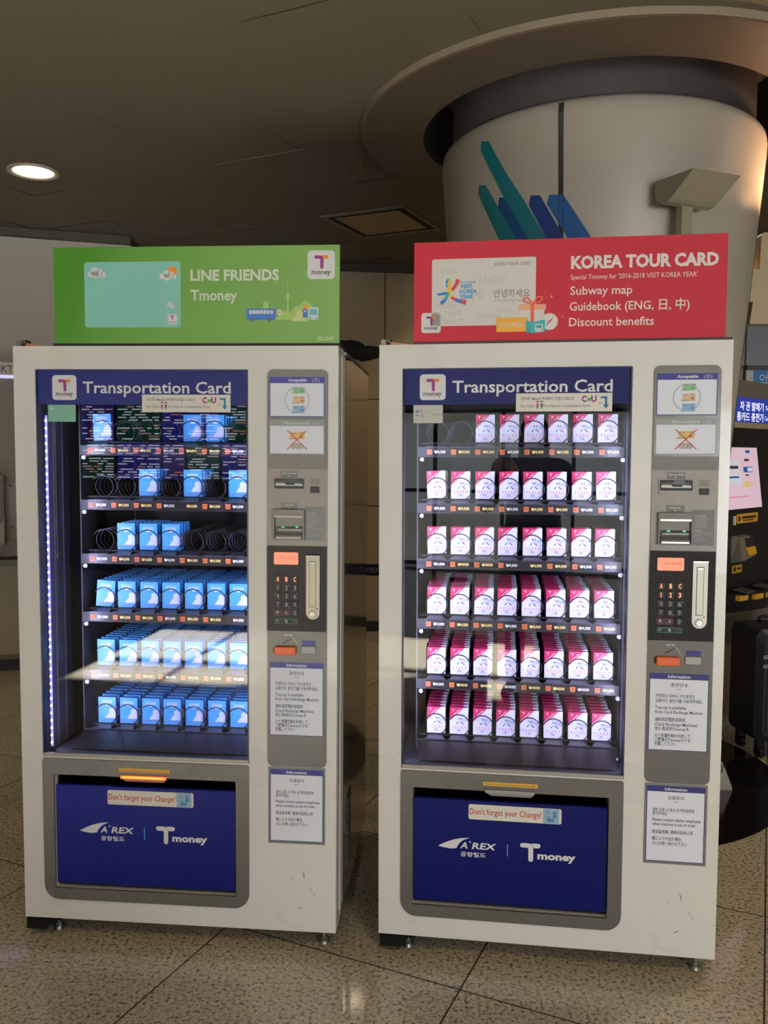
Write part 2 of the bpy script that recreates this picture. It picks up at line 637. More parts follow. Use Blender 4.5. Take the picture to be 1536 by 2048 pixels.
# recessed downlights
def downlight(x, y, label, energy=None):
    t = thing('downlight', label, 'ceiling light', (x, y, CZ), group='recessed ceiling downlights')
    m = MB()
    m.lathe([(0.132, 0.001), (0.138, -0.010), (0.128, -0.014), (0.108, -0.008), (0.105, -0.004)], W('downlight trim', 190, 178, 158, 0.4), n=48)
    m.build('trim_ring', t)
    m = MB()
    m.lathe([(0.106, -0.005), (0.06, -0.0045), (0.0005, -0.004)], mat('warm lamp glass', (1, 0.9, 0.7, 1), emit=9.0, ecol=(1.0, 0.86, 0.62, 1)), n=32)
    m.build('lamp_disc', t)
    lamp('downlight_lamp', 'SPOT', energy or DOWN_E, (1.0, 0.74, 0.46), (0, 0, -0.03), (0, 0, -1), t, spot_size=R(120), spot_blend=0.8, shadow_soft_size=0.08)
    return t


downlight(-1.923, 4.729, 'glowing round downlight in ceiling above the green sign')
downlight(0.69, 6.57, 'round downlight hidden above and behind the red sign')
downlight(2.3, 5.7, 'round downlight over the ticket kiosk behind the column')
downlight(2.75, 3.3, 'added downlight out of view right of the column, brightening cladding and kiosk', 70.0)  # extra lamp added to warm the right of the column and the kiosk
downlight(-2.6, 1.2, 'round downlight in the ceiling over the empty floor before the telephone unit')
downlight(0.9, 0.2, 'round downlight in the ceiling over the photographer', 60.0)

# walls in panels
PANEL = noisy(W('beige wall panel', 200, 186, 160, 0.45), 0.8, rgb(196, 182, 156), rgb(204, 190, 164), rough=(0.38, 0.5))
PANEL_L = noisy(W('grey wall panel', 206, 200, 188, 0.5), 0.8, rgb(202, 196, 184), rgb(210, 204, 192))
SEAM = W('wall seam', 60, 50, 38, 0.8)


def wall(name, p0, p1, m, zs, xs, top=2.958, back=0.06):
    """panelled wall from p0 to p1; face towards the room is on the right hand of p0->p1"""
    p0, p1 = Vector((*p0, 0)), Vector((*p1, 0))
    L_ = (p1 - p0).length
    o = MB()
    g = 0.004
    zz = [0.0] + list(zs) + [top]
    xx = [0.0] + [x for x in xs if 0 < x < L_] + [L_]
    for a, b in zip(xx[:-1], xx[1:]):
        for c, d in zip(zz[:-1], zz[1:]):
            o.box(a + g, 0.0, c + g, b - g, 0.02, d - g, m)
    o.box(0, 0.012, 0, L_, back, 3.32, SEAM)
    ob = struct(name, o)
    ob.location = p0
    ob.rotation_euler = (0, 0, math.atan2(p1.y - p0.y, p1.x - p0.x))
    return ob


wall('wall_back_left', (-6.0, 4.87), (-1.816, 6.147), PANEL_L, [1.05, 1.94], [0.7, 1.9, 3.1])
wall('wall_return', (-1.816, 6.147), (-1.816, 6.778), PANEL_L, [1.05, 1.94], [])
wall('wall_back', (-1.816, 6.773), (6.0, 7.79), PANEL, [1.05, 1.93], [0.65, 1.83, 3.03, 4.3, 5.5, 6.7])
wall('wall_left', (-6.0, -6.0), (-6.0, 4.87), PANEL_L, [1.05, 1.94], [1.2 * i for i in range(1, 10)])
mb = MB().box(0, -0.014, 0.0, 7.94, 0.0, 0.085, W('dark skirting', 66, 62, 56, 0.5))
o = struct('baseboard_back', mb)
o.location, o.rotation_euler = (-1.816, 6.773, 0), (0, 0, math.atan2(1.017, 7.816))
mb = MB().box(0, -0.014, 0.0, 4.32, 0.0, 0.085, MATS['dark skirting'])
o = struct('baseboard_back_left', mb)
o.location, o.rotation_euler = (-6.0, 4.87, 0), (0, 0, math.atan2(1.277, 4.184))
GAP_SHADE = W('shadow gap shade', 58, 54, 48, 0.8)  # dark strip painted in for the shade of the gap under the ceiling
mb = MB().box(0, -0.03, 2.955, 7.88, 0.0, CZ - 0.002, GAP_SHADE)
o = struct('trim_back', mb)
o.location, o.rotation_euler = (-1.816, 6.773, 0), (0, 0, math.atan2(1.017, 7.816))
mb = MB().box(0, -0.03, 2.955, 4.37, 0.0, CZ - 0.002, GAP_SHADE)
o = struct('trim_back_left', mb)
o.location, o.rotation_euler = (-6.0, 4.87, 0), (0, 0, math.atan2(1.277, 4.184))


def glazing(name, boxes, panes, loc, rz, m):
    """window or door: bars as (x0, z0, x1, z1) and panes the same, in a wall's local x-z plane"""
    q = MB()
    for x0, z0, x1, z1 in boxes:
        q.box(x0, 0.04, z0, x1, 0.10, z1, m)
    ob = struct(name, q)
    ob.location, ob.rotation_euler = loc, (0, 0, rz)
    for p in panes:
        MB().rect(p[0], p[1], p[2], p[3], 0.07, CLEAR).build('pane', ob)


def bars(x0, z0, x1, z1, n, rails, w=0.045):
    out = [(x0 + (x1 - x0 - w) * i / n, z0, x0 + (x1 - x0 - w) * i / n + w, z1) for i in range(n + 1)]
    return out + [(x0, z, x1, z + w) for z in rails]


FRONT_LOC = (6.0, -6.0, 0)
mb = MB()
for q in ((0, 0, 0.2, 3.32), (4.7, 0, 5.0, 3.32), (8.6, 0, 12.0, 3.32), (0.2, 2.06, 4.7, 3.32), (5.0, 2.06, 8.6, 2.12), (5.0, 3.0, 8.6, 3.32), (5.0, 2.12, 5.9, 3.0)):
    mb.box(q[0], 0, q[1], q[2], 0.15, q[3], PANEL_L)
o = struct('wall_front', mb)
o.location, o.rotation_euler = FRONT_LOC, (0, 0, PI)
FRAME_AL = W('window frame aluminium', 120, 120, 120, 0.4, metal=0.5)
FRAME_BR = W('door frame bronze', 40, 38, 36, 0.4, metal=0.5)
glazing('window_1', bars(5.9, 2.12, 8.6, 3.0, 4, (2.12, 2.66, 2.955)), [(5.9, 2.12, 8.6, 3.0)], FRONT_LOC, PI, FRAME_AL)
glazing('window_added', bars(0.2, 0.0, 4.7, 2.06, 5, (0.0, 2.015)), [(0.2, 0.0, 4.7, 2.06)], FRONT_LOC, PI, FRAME_AL)  # unseen glazing added as the opening for the fill light
glazing('door_1', bars(5.0, 0.0, 8.6, 2.06, 4, (0.02, 0.98, 2.015)), [(5.0, 0.0, 8.6, 2.06)], FRONT_LOC, PI, FRAME_BR)
mb = MB().box(-3.2, -10.6, 2.07, 6.2, -6.15, 2.17, W('sun blocker white', 232, 232, 226, 0.7))  # unseen slab added to keep the sun off the lower glazing
struct('trim_sun_blocker', mb)
mb = MB().box(-9, -16, -0.05, 9, -6.15, 0.0, noisy(W('asphalt outside', 29, 29, 27, 1.0, spec=0.0), 6.0, rgb(27, 27, 25), rgb(31, 31, 29)))
struct('ground_outside', mb)
wall('wall_right', (6.0, 7.9), (6.0, -6.0), PANEL_L, [1.05, 1.94], [1.2 * i for i in range(1, 12)])

# column with its neck and the ring around it
CLAD = noisy(W('column cladding', 190, 182, 168, 0.36, metal=0.15), 1.0, rgb(186, 178, 164), rgb(194, 186, 172), rough=(0.3, 0.42))
col = MB()
RZ = lambda z: 0.738 + (z - 2.9) * 0.0807
prof = [(RZ(0), 0.0015), (RZ(1), 1.0), (RZ(2), 2.0), (RZ(2.6), 2.6), (RZ(2.80), 2.80), (RZ(2.85) - 0.003, 2.85), (RZ(2.88) - 0.010, 2.878), (RZ(2.89) - 0.026, 2.894), (0.66, 2.898)]
col.lathe(prof, CLAD, COLX, COLY, 128)
column = struct('column', col)
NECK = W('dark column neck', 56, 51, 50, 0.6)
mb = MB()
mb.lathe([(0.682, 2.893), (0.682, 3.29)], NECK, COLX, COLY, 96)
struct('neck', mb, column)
mb = MB()
SEAMB = W('column joint rubber', 26, 24, 24, 0.6)
for th in (-2.010, -0.44, 1.13, 2.70):
    vs, fs = [], []
    zs = [0.0 + 2.84 * i / 20 for i in range(21)] + [2.878]
    for z in zs:
        for da in (-0.0145, 0.0145):
            r = RZ(z) + 0.0012 - (0.010 if z > 2.85 else 0)
            vs.append((COLX + r * math.cos(th + da), COLY + r * math.sin(th + da), z))
    for q in range(len(zs) - 1):
        fs.append((2 * q, 2 * q + 1, 2 * q + 3, 2 * q + 2))
    mb.add(vs, fs, SEAMB)
struct('joint', mb, column)

# printed stripes wrapped on the cladding: outlines as (angle, height)
def on_column(pts, lift, m, o, n=10):
    """fill an outline of four or more (angle, height) points, subdividing so that it follows the curve"""
    bm = bmesh.new()
    f = bm.faces.new([bm.verts.new((a, z, 0)) for a, z in pts])
    bmesh.ops.triangulate(bm, faces=[f])
    bmesh.ops.subdivide_edges(bm, edges=bm.edges[:], cuts=n, use_grid_fill=True)
    bmesh.ops.triangulate(bm, faces=bm.faces[:])
    bm.verts.index_update()
    vs = []
    for v in bm.verts:
        a, z = v.co.x, v.co.y
        r = RZ(z) + lift
        vs.append((COLX + r * math.cos(a), COLY + r * math.sin(a), z))
    o.add(vs, [[v.index for v in q.verts] for q in bm.faces], m, True)
    bm.free()


stripes = MB()
on_column([(-2.402, 2.563), (-2.308, 2.550), (-2.222, 2.451), (-1.76, 1.90), (-1.95, 1.90), (-2.154, 2.207), (-2.416, 2.525)], 0.0011, W('stripe blue', 8, 62, 116, 0.4), stripes)
on_column([(-2.076, 2.533), (-1.995, 2.526), (-1.683, 2.188), (-1.45, 1.90), (-1.62, 1.90), (-1.825, 2.191), (-2.091, 2.500)], 0.0012, W('stripe azure', 4, 84, 146, 0.4), stripes)
on_column([(-2.190, 2.543), (-2.132, 2.537), (-1.869, 2.211), (-1.62, 1.90), (-1.76, 1.90), (-1.985, 2.216), (-2.201, 2.507)], 0.0014, W('stripe navy', 4, 48, 116, 0.4), stripes)
on_column([(-2.563, 2.639), (-2.505, 2.629), (-2.227, 2.313), (-2.144, 2.206), (-1.90, 1.90), (-2.02, 1.90), (-2.271, 2.216), (-2.399, 2.377), (-2.576, 2.606)], 0.0016, W('stripe sea green', 14, 102, 112, 0.4), stripes)
on_column([(-2.523, 2.810), (-2.466, 2.799), (-2.345, 2.651), (-2.232, 2.531), (-1.955, 2.195), (-1.72, 1.90), (-1.83, 1.90), (-2.060, 2.201), (-2.362, 2.552), (-2.535, 2.778)], 0.0018, W('stripe teal', 2, 98, 110, 0.4), stripes)
struct('stripes', stripes, column)
mb = MB()
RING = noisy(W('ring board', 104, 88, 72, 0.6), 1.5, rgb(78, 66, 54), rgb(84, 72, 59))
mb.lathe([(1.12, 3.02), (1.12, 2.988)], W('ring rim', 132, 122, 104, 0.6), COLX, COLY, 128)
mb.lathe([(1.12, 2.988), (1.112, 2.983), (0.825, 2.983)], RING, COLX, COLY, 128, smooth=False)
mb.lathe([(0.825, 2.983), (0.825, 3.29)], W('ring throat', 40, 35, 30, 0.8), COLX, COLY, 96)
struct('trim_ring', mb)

# ------------------------------------------------------------------ vending machines
CLEARANCE = 0.055


def machine_matrix(x, y, yaw, tp, tr):
    def w(U0, D0, V0):
        U = U0 * math.cos(tr) - V0 * math.sin(tr)
        V = U0 * math.sin(tr) + V0 * math.cos(tr)
        D = -V * math.sin(tp) + D0 * math.cos(tp)
        V = V * math.cos(tp) + D0 * math.sin(tp)
        return Vector((x + U * math.cos(yaw) - D * math.sin(yaw), y + U * math.sin(yaw) + D * math.cos(yaw), CLEARANCE + V))
    o = w(0, 0, 0)
    a, b, c = w(1, 0, 0) - o, w(0, 1, 0) - o, w(0, 0, 1) - o
    return Matrix(((a.x, b.x, c.x, o.x), (a.y, b.y, c.y, o.y), (a.z, b.z, c.z, o.z), (0, 0, 0, 1)))


MA = machine_matrix(-1.105, 2.528, R(-4.63), R(0.035), R(-0.170))
MBR = machine_matrix(-0.009, 2.449, R(-7.81), R(-0.021), R(0.2414))

ROWV = [1.4755, 1.295, 1.1155, 0.9205, 0.7222, 0.5247]      # where the boxes stand
LABV = [1.445, 1.267, 1.090, 0.897, 0.702, 0.505]           # price tags
COLU = [0.147 + 0.0758 * k for k in range(8)]
PITCH = 0.034

HELIX = MB()
_h = []
_turns = 11.6
for i in range(int(_turns * 24) + 1):
    deg = 149 - i * 15.0
    t = (deg - (-90)) % 360.0                       # 0 at the bottom of the coil
    n = math.floor((149 + 90) / 360.0) - math.floor((deg + 90) / 360.0)
    if 28 <= t <= 332:                              # round the box, inside the gap before it
        y = 0.0055 * (180 - t) / 152.0
    else:                                           # under the box: step on to the next gap
        f = ((28 - t) if t < 28 else (28 + 360 - t)) / 56.0
        y = 0.0055 + (PITCH - 0.011) * f - (PITCH if t > 180 else 0.0)
    _h.append((0.0358 * math.cos(R(deg)), y + PITCH * n, 0.0358 * math.sin(R(deg))))
HELIX.tube(_h, 0.0018, WIRE, 5)
_helix_ob = HELIX.build('spiral')
HELIX_ME = _helix_ob.data
bpy.data.objects.remove(_helix_ob)


def tlogo(m, x, z, w, d, c1, c2, seam=True):
    """rounded T mark: left arm and stem in one colour, right arm in the other; x,z = top left, w = width"""
    t = w * 0.235
    m.stroke([(x + w * 0.60, z - t / 2), (x + w - t / 2, z - t / 2)], t, d + 0.0001, c2)
    pts = [(x + t / 2, z - t / 2), (x + w * 0.36, z - t / 2)]
    for i in range(1, 8):
        a = PI / 2 - PI / 2 * i / 7
        pts.append((x + w * 0.36 + w * 0.17 * math.cos(a), z - t / 2 - w * 0.17 + w * 0.17 * math.sin(a)))
    pts.append((x + w * 0.53, z - w * 0.82))
    m.stroke(pts, t, d, c1)


def badge(parent, x0, z0, x1, z1, d, name='logo_badge'):
    """white rounded square with the T mark and the word money"""
    m = MB()
    w, h = x1 - x0, z1 - z0
    m.plate(x0, z0, x1, z1, d, d + 0.0006, PRINT_WHITE, r=w * 0.14)
    tlogo(m, x0 + w * 0.25, z1 - h * 0.17, w * 0.52, d - 0.0003, PURPLE, LOGO_ORANGE)
    m.text('money', x0 + w / 2, z0 + h * 0.17, h * 0.17, LOGO_GREY, d - 0.0003, 'C', bold=0.035, width=w * 0.72)
    return m.build(name, parent)


def info_sheet(parent, x0, z0, x1, z1, head, title, dash, lines, back=None, d=-0.0046):
    """grey or navy framed notice; lines = [(height, text, width or None)]"""
    m = MB()
    if back:
        m.rect(*back, d + 0.0003, SHEET_GREY)
    m.rect(x0, z0, x1, z1, d, NAVY_PRINT)
    m.rect(x0 + 0.0022, z0 + 0.0022, x1 - 0.0022, head, d - 0.0003, PAPER)
    o = m.build('information_sheet', parent)
    t = MB()
    cx = (x0 + x1) / 2
    t.text('Information', cx, (head + z1) / 2, 0.0088, PRINT_WHITE, d - 0.0006, 'C', bold=0.02, width=0.061, mid=True)
    t.text(title[1], cx, title[0], 0.0084, INK, d - 0.0006, 'C', bold=0.01, mid=True)
    t.rect(cx - 0.007, dash - 0.0005, cx + 0.007, dash + 0.0005, d - 0.0006, INK)
    for zc, s, wd in lines:
        t.text(s, x0 + 0.0175, zc, 0.0086 if s.isascii() else 0.0082, INK, d - 0.0006, 'L', bold=0.012, width=wd, mid=True)
    t.build('lettering', o)
    return o


def banknote(t, x0, z0, x1, z1, d, c, dk):
    t.rect(x0, z0, x1, z1, d, c)
    w, h = x1 - x0, z1 - z0
    t.disc(x0 + w * 0.76, z0 + h * 0.45, h * 0.3, d - 0.0001, dk, 14, sx=0.75)
    t.disc(x0 + w * 0.76, z0 + h * 0.68, h * 0.2, d - 0.0002, c, 12)
    t.rect(x0 + w * 0.68, z0 + h * 0.78, x0 + w * 0.84, z0 + h * 0.92, d - 0.0003, dk)
    t.rect(x0 - w * 0.14, z0 + h * 0.02, x0 + w * 0.5, z0 + h * 0.1, d - 0.0001, dk)
    t.rect(x0 + w * 0.08, z0 + h * 0.75, x0 + w * 0.4, z0 + h * 0.84, d - 0.0001, dk)


def vending_machine(M, label, red):
    root = thing('vending_machine', label, 'vending machine', M=M, group='transport card vending machines')
    V = 1.75
    wx0, wx1, wz0, wz1 = 0.0675, 0.7065, 0.5135, 1.682          # window
    tx0, tx1, tz0, tz1 = 0.102, 0.667, 0.101, 0.459             # tray opening
    # cabinet behind the door
    m = MB()
    m.box(0.004, 0.12, 0.0, 0.024, 0.80, V - 0.014, CABINET)
    m.box(0.956, 0.12, 0.0, 0.976, 0.80, V - 0.014, CABINET)
    m.box(0.024, 0.78, 0.0, 0.956, 0.80, V - 0.014, CABINET)
    m.box(0.024, 0.12, V - 0.034, 0.956, 0.78, V - 0.014, CABINET)
    m.box(0.024, 0.12, 0.0, 0.956, 0.78, 0.02, CABINET)
    m.box(0.968, 0.12, V - 0.014, 0.978, 0.80, V - 0.004, STEEL)
    m.box(0.004, 0.12, V - 0.014, 0.012, 0.80, V - 0.004, STEEL)
    m.build('cabinet', root)
    m = MB()
    VENTM = W('side vent dark', 70, 68, 66, 0.6)
    m.box(0.9755, 0.20, 0.10, 0.978, 0.30, 0.34, VENTM)
    for k in range(9):
        m.box(0.978, 0.205, 0.112 + 0.025 * k, 0.9795, 0.295, 0.120 + 0.025 * k, W('side vent slat', 150, 146, 138, 0.5))
    m.build('side_vent', root)
    # door
    m = MB()
    df = 0.022
    m.box(0, 0, 0, wx0, df, V, WHITE_PAINT)
    m.box(wx1, 0, 0, 0.97, df, V, WHITE_PAINT)
    m.box(wx0, 0, wz1, wx1, df, V, WHITE_PAINT)
    m.box(wx0, 0, 0, wx1, df, tz0, WHITE_PAINT)
    m.box(wx0, 0, tz1, wx1, df, wz0, WHITE_PAINT)
    m.box(wx0, 0, tz0, tx0, df, tz1, WHITE_PAINT)
    m.box(tx1, 0, tz0, wx1, df, tz1, WHITE_PAINT)
    m.box(0, df, 0, 0.014, 0.116, V, WHITE_PAINT)
    m.box(0.956, df, 0.0, 0.970, 0.116, V, EDGE_PAINT)
    m.box(0.014, df, V - 0.014, 0.956, 0.116, V, WHITE_PAINT)
    m.box(0.014, df, 0.0, 0.956, 0.116, 0.014, WHITE_PAINT)
    door = m.build('door', root)
    m = MB()
    m.box(0.9702, 0.05, 0.045, 0.9755, 0.112, V - 0.022, EDGE_PAINT)
    m.box(0.9702, 0.02, 0.02, 0.972, 0.05, V - 0.01, W('door edge groove', 150, 147, 140, 0.4))
    m.build('hinge_strip', door)
    SM = W('scuff mark', 172, 160, 142, 0.6)
    SM2 = W('faint scuff mark', 206, 200, 188, 0.6)
    rs = random.Random(3 if red else 5)
    for sx, sz, sl, sa, mm_ in ((0.872, 0.176, 0.022, 1.75, SM), (0.895, 0.132, 0.016, 2.2, SM2), (0.838, 0.160, 0.012, 2.4, SM2), (0.862, 0.074, 0.014, 0.5, SM), (0.905, 0.118, 0.010, 1.9, SM2)):
        sm = MB()
        pts = []
        for i in range(7):
            f = i / 6.0
            pts.append((sx + (f - .5) * sl * math.cos(sa) + rs.uniform(-.001, .001), sz + (f - .5) * sl * math.sin(sa)))
        for i in range(6):
            sm.stroke(pts[i:i + 2], 0.0016 + 0.0026 * math.sin(PI * (i + .5) / 6) * rs.uniform(.5, 1.2), -0.0002, mm_)
        sm.build('scuff_mark', door)
    # metal strip on top, downlight reflection put into its copper colour; end bracket
    m = MB()
    m.hexa([(0.012, 0.02, V), (0.092, 0.02, V), (0.092, 0.045, V), (0.012, 0.045, V), (0.012, 0.02, V + 0.014), (0.092, 0.02, V + 0.002), (0.092, 0.045, V + 0.002), (0.012, 0.045, V + 0.014)], COPPER_GLINT)
    m.cyl((0.010, 0.015, V + 0.010), (0.010, 0.05, V + 0.010), 0.008, 0.008, CHROME, 14)
    m.box(0.016, 0.018, V, 0.03, 0.05, V + 0.02, W('dark bracket', 60, 50, 40, 0.5))
    m.build('top_bracket', root)
    # feet
    for (fx, fy) in ((0.085, 0.045), (0.928, 0.045), (0.085, 0.72), (0.928, 0.72)):
        m = MB()
        m.cyl((fx, fy, 0.0), (fx, fy, -0.046), 0.0065, 0.0065, ZINC, 12)
        m.cyl((fx, fy, -0.036), (fx, fy, -0.046), 0.011, 0.011, ZINC, 6, smooth=False)
        m.cyl((fx, fy, -0.046), (fx, fy, -0.0535), 0.015, 0.021, ZINC, 20)
        m.build('levelling_foot', root)
    m = MB()
    m.prism([(0.004, -0.003), (0.004, -0.038), (0.066, -0.038), (0.092, -0.006), (0.112, -0.006), (0.112, -0.003)], 0.0, 0.10, BLACK)
    m.build('kick_block', root)
    # grey tray surround with rounded lower corners, flap, lamp
    m = MB()
    m.frame(rrn(0.0675, 0.065, 0.7065, 0.508, (0.045, 0.045, 0.006, 0.006)), rrn(tx0, tz0, tx1, tz1, 0.004), -0.006, 0.001, GREY_PLATE)
    tray = m.build('tray_surround', root)
    m = MB()
    m.box(tx0, 0.02, tz0, tx0 + 0.004, 0.16, tz1, BLACK)
    m.box(tx1 - 0.004, 0.02, tz0, tx1, 0.16, tz1, BLACK)
    m.box(tx0, 0.02, tz1 - 0.004, tx1, 0.16, tz1, BLACK)
    m.box(tx0, 0.02, tz0, tx1, 0.16, tz0 + 0.004, BLACK)
    m.box(tx0, 0.155, tz0, tx1, 0.16, tz1, BLACK)
    m.build('tray_recess', root)
    m = MB()
    m.plate(0.1035, 0.112, 0.6655, 0.4245, 0.004, 0.016, FLAP_BLUE, r=(0.002, 0.002, 0.008, 0.008), bev=0.002)
    flap = m.build('delivery_flap', root)
    m = MB()
    m.plate(0.2665, 0.368, 0.5345, 0.4135, 0.0030, 0.0036, STICKER, r=0.006)
    m.text("Don't forget your Change!", 0.2695, 0.3835, 0.0175, RED_INK, 0.0027, 'L', bold=0.008, width=0.2075)
    m.plate(0.482, 0.369, 0.5275, 0.4125, 0.0026, 0.0029, W('sticker picture blue', 140, 176, 208, 0.4), r=0.003)
    pb = W('sticker picture ink', 84, 130, 178, 0.5)
    m.plate(0.4835, 0.3705, 0.526, 0.411, 0.0024, 0.0025, W('sticker picture pale', 156, 190, 214, 0.4), r=0.003)
    m.disc(0.515, 0.400, 0.0055, 0.0022, pb, 14)
    m.rect(0.509, 0.386, 0.521, 0.3945, 0.0022, pb)
    m.rect(0.4865, 0.389, 0.503, 0.3905, 0.0022, pb)
    m.rect(0.493, 0.374, 0.514, 0.384, 0.0022, pb)
    m.rect(0.497, 0.384, 0.502, 0.388, 0.0022, pb)
    m.rect(0.489, 0.397, 0.500, 0.407, 0.0022, W('sticker picture mid', 120, 160, 196, 0.5))
    m.build('change_sticker', flap)
    m = MB()
    d = 0.0034
    sw = []
    for i in range(13):
        f = i / 12.0
        sw.append((0.1785 + 0.0895 * f, 0.2815 + 0.0285 * (1 - (1 - f) ** 1.9) + 0.0005))
    low = [(0.268, 0.3092), (0.256, 0.3055), (0.246, 0.2990), (0.2395, 0.2915), (0.2350, 0.2845), (0.2315, 0.2775), (0.214, 0.2752), (0.197, 0.2772), (0.1785, 0.2810)]
    m.poly(list(reversed(sw)) + list(reversed(low)), d, PRINT_WHITE)
    m.text('A', 0.2425, 0.2785, 0.0180, PRINT_WHITE, d, 'L', bold=0.03, width=0.022, shear=0.22)
    m.text('REX', 0.2770, 0.2785, 0.0180, PRINT_WHITE, d, 'L', bold=0.03, width=0.068, shear=0.22)
    st = []
    for i in range(10):
        a = PI / 2 + PI * i / 5
        r = 0.0042 if i % 2 == 0 else 0.0016
        st.append((0.2715 + r * math.cos(a), 0.2985 + r * math.sin(a)))
    m.poly(st, d, PRINT_WHITE)
    m.text('공항철도', 0.2435, 0.2545, 0.0108, PRINT_WHITE, d, 'L', bold=0.02, width=0.0745)
    m.build('railway_logo', flap)
    MB().rect(0.3795, 0.262, 0.3825, 0.298, d, W('pale blue print', 90, 160, 220, 0.5)).build('divider_bar', flap)
    m = MB()
    tlogo(m, 0.417, 0.306, 0.059, d, PRINT_WHITE, PRINT_WHITE)
    m.stroke([(0.4515, 0.3055), (0.4545, 0.2985), (0.4545, 0.291)], 0.0009, d - 0.0002, FLAP_BLUE, caps=False)
    m.text('money', 0.4675, 0.2605, 0.0205, PRINT_WHITE, d, 'L', bold=0.04, width=0.109)
    m.build('card_logo', flap)
    m = MB()
    m.rect(0.308, 0.4755, 0.465, 0.4865, -0.0064, YELLOW)
    m.text('If the lamp is turned on, the door opens. Locked for safety.', 0.3865, 0.481, 0.0042, INK, -0.0067, 'C', bold=0.015, width=0.145, mid=True)
    m.build('lamp_notice', tray)
    m = MB()
    lit = not red
    lens = mat('lit lamp lens', (1, 0.3, 0.05, 1), 0.3, emit=1.1, ecol=(1.0, 0.10, 0.02, 1)) if lit else W('unlit lamp lens', 158, 158, 156, 0.3)
    m.prism([(0.314, 0.4665), (0.314, 0.4585), (0.330, 0.4475), (0.446, 0.4475), (0.456, 0.4565), (0.456, 0.4665)], -0.010, -0.0055, W('lamp body glow tint', 150, 110, 104, 0.4) if lit else W('unlit lamp body', 132, 132, 132, 0.4))  # lens glow on the lit body is put into its reddish colour
    m.plate(0.314, 0.4565, 0.456, 0.4660, -0.014, -0.010, lens, r=0.004)
    lo = m.build('tray_lamp', root)
    if lit:
        c = MB().plate(0.322, 0.4598, 0.448, 0.4640, -0.0150, -0.0140, mat('lamp core', (1, 0.6, 0.15, 1), emit=1.2, ecol=(1.0, 0.42, 0.06, 1)), r=0.002)
        c.build('lit_core', lo)
    # ---- window: header, glass, rail, edge
    m = MB()
    m.frame(rrn(wx0, wz0, wx1, wz1, 0.004), rrn(wx0 + 0.004, wz0 + 0.004, wx1 - 0.004, wz1 - 0.004, 0.003), -0.0015, 0.022, W('window edge navy', 24, 28, 60, 0.35))
    m.build('window_edge', root)
    m = MB()
    m.box(wx0 + 0.004, 0.006, wz0 + 0.004, wx1 - 0.004, 0.011, wz1 - 0.004, GLASS)
    glass = m.build('window_glass', root)
    m = MB()
    m.box(wx0 + 0.002, -0.0025, wz0 + 0.001, wx1 - 0.002, 0.0055, wz0 + 0.0105, STEEL)
    m.build('window_rail', root)
    m = MB().rect(wx0 + 0.0035, 1.5795, wx1 - 0.0035, wz1 - 0.0035, 0.0050, NAVY_FILM)
    head = m.build('header_strip', root)
    badge(head, 0.1165, 1.5925, 0.1905, 1.6655, 0.0040)
    m = MB()
    m.text('Transportation Card', 0.2095, 1.6135, 0.0325, PRINT_WHITE, 0.0042, 'L', bold=0.017, width=0.4445)
    m.build('lettering', head)
    m = MB()
    m.rect(0.389, 1.5585, 0.6535, 1.6095, 0.0036, STICKER)
    m.text('어린이용 T-Money는 편의점에서 구입할 수 있습니다.', 0.4025, 1.5945, 0.0068, INK, 0.0033, 'L', bold=0.01, width=0.147, mid=True)
    m.text('For Child', 0.4035, 1.5742, 0.0083, INK, 0.0033, 'L', width=0.036, mid=True)
    m.text('Purchase at Convenience Store', 0.4665, 1.5748, 0.0080, INK, 0.0033, 'L', width=0.127, mid=True)
    for kx, kc in ((0.449, W('child icon red', 170, 60, 70, 0.6)), (0.4605, W('child icon navy', 40, 60, 100, 0.6))):
        m.disc(kx, 1.5835, 0.0036, 0.0033, W('icon skin', 236, 190, 160, 0.6), 14)
        m.disc(kx, 1.5852, 0.0036, 0.0032, INK, 14, sx=1.0)
        m.disc(kx, 1.5828, 0.0029, 0.0031, MATS['icon skin'], 14)
        m.rect(kx - 0.0032, 1.5725, kx + 0.0032, 1.5800, 0.0033, kc)
        m.rect(kx - 0.0026, 1.5665, kx - 0.0006, 1.5725, 0.0033, INK)
        m.rect(kx + 0.0006, 1.5665, kx + 0.0026, 1.5725, 0.0033, INK)
    m.text('C', 0.5700, 1.5855, 0.0155, PURPLE, 0.0033, 'L', bold=0.05, width=0.0140)
    m.text('U', 0.5960, 1.5855, 0.0155, PURPLE, 0.0033, 'L', bold=0.05, width=0.0150)
    m.disc(0.5905, 1.5915, 0.0052, 0.0033, W('leaf green', 96, 150, 70, 0.5), 18)
    m.rect(0.5885, 1.5905, 0.5960, 1.5965, 0.0034, MATS['leaf green'])
    m.text('30m', 0.6165, 1.5795, 0.0042, INK, 0.0033, 'L')
    ar = W('arrow teal', 26, 100, 140, 0.5)
    m.rect(0.6215, 1.5945, 0.6395, 1.6000, 0.0033, ar)
    m.rect(0.6335, 1.5780, 0.6395, 1.6000, 0.0033, ar)
    m.poly([(0.6285, 1.5780), (0.6365, 1.5655), (0.6445, 1.5780)], 0.0033, ar)
    m.build('shop_sticker', head)
    m = MB()
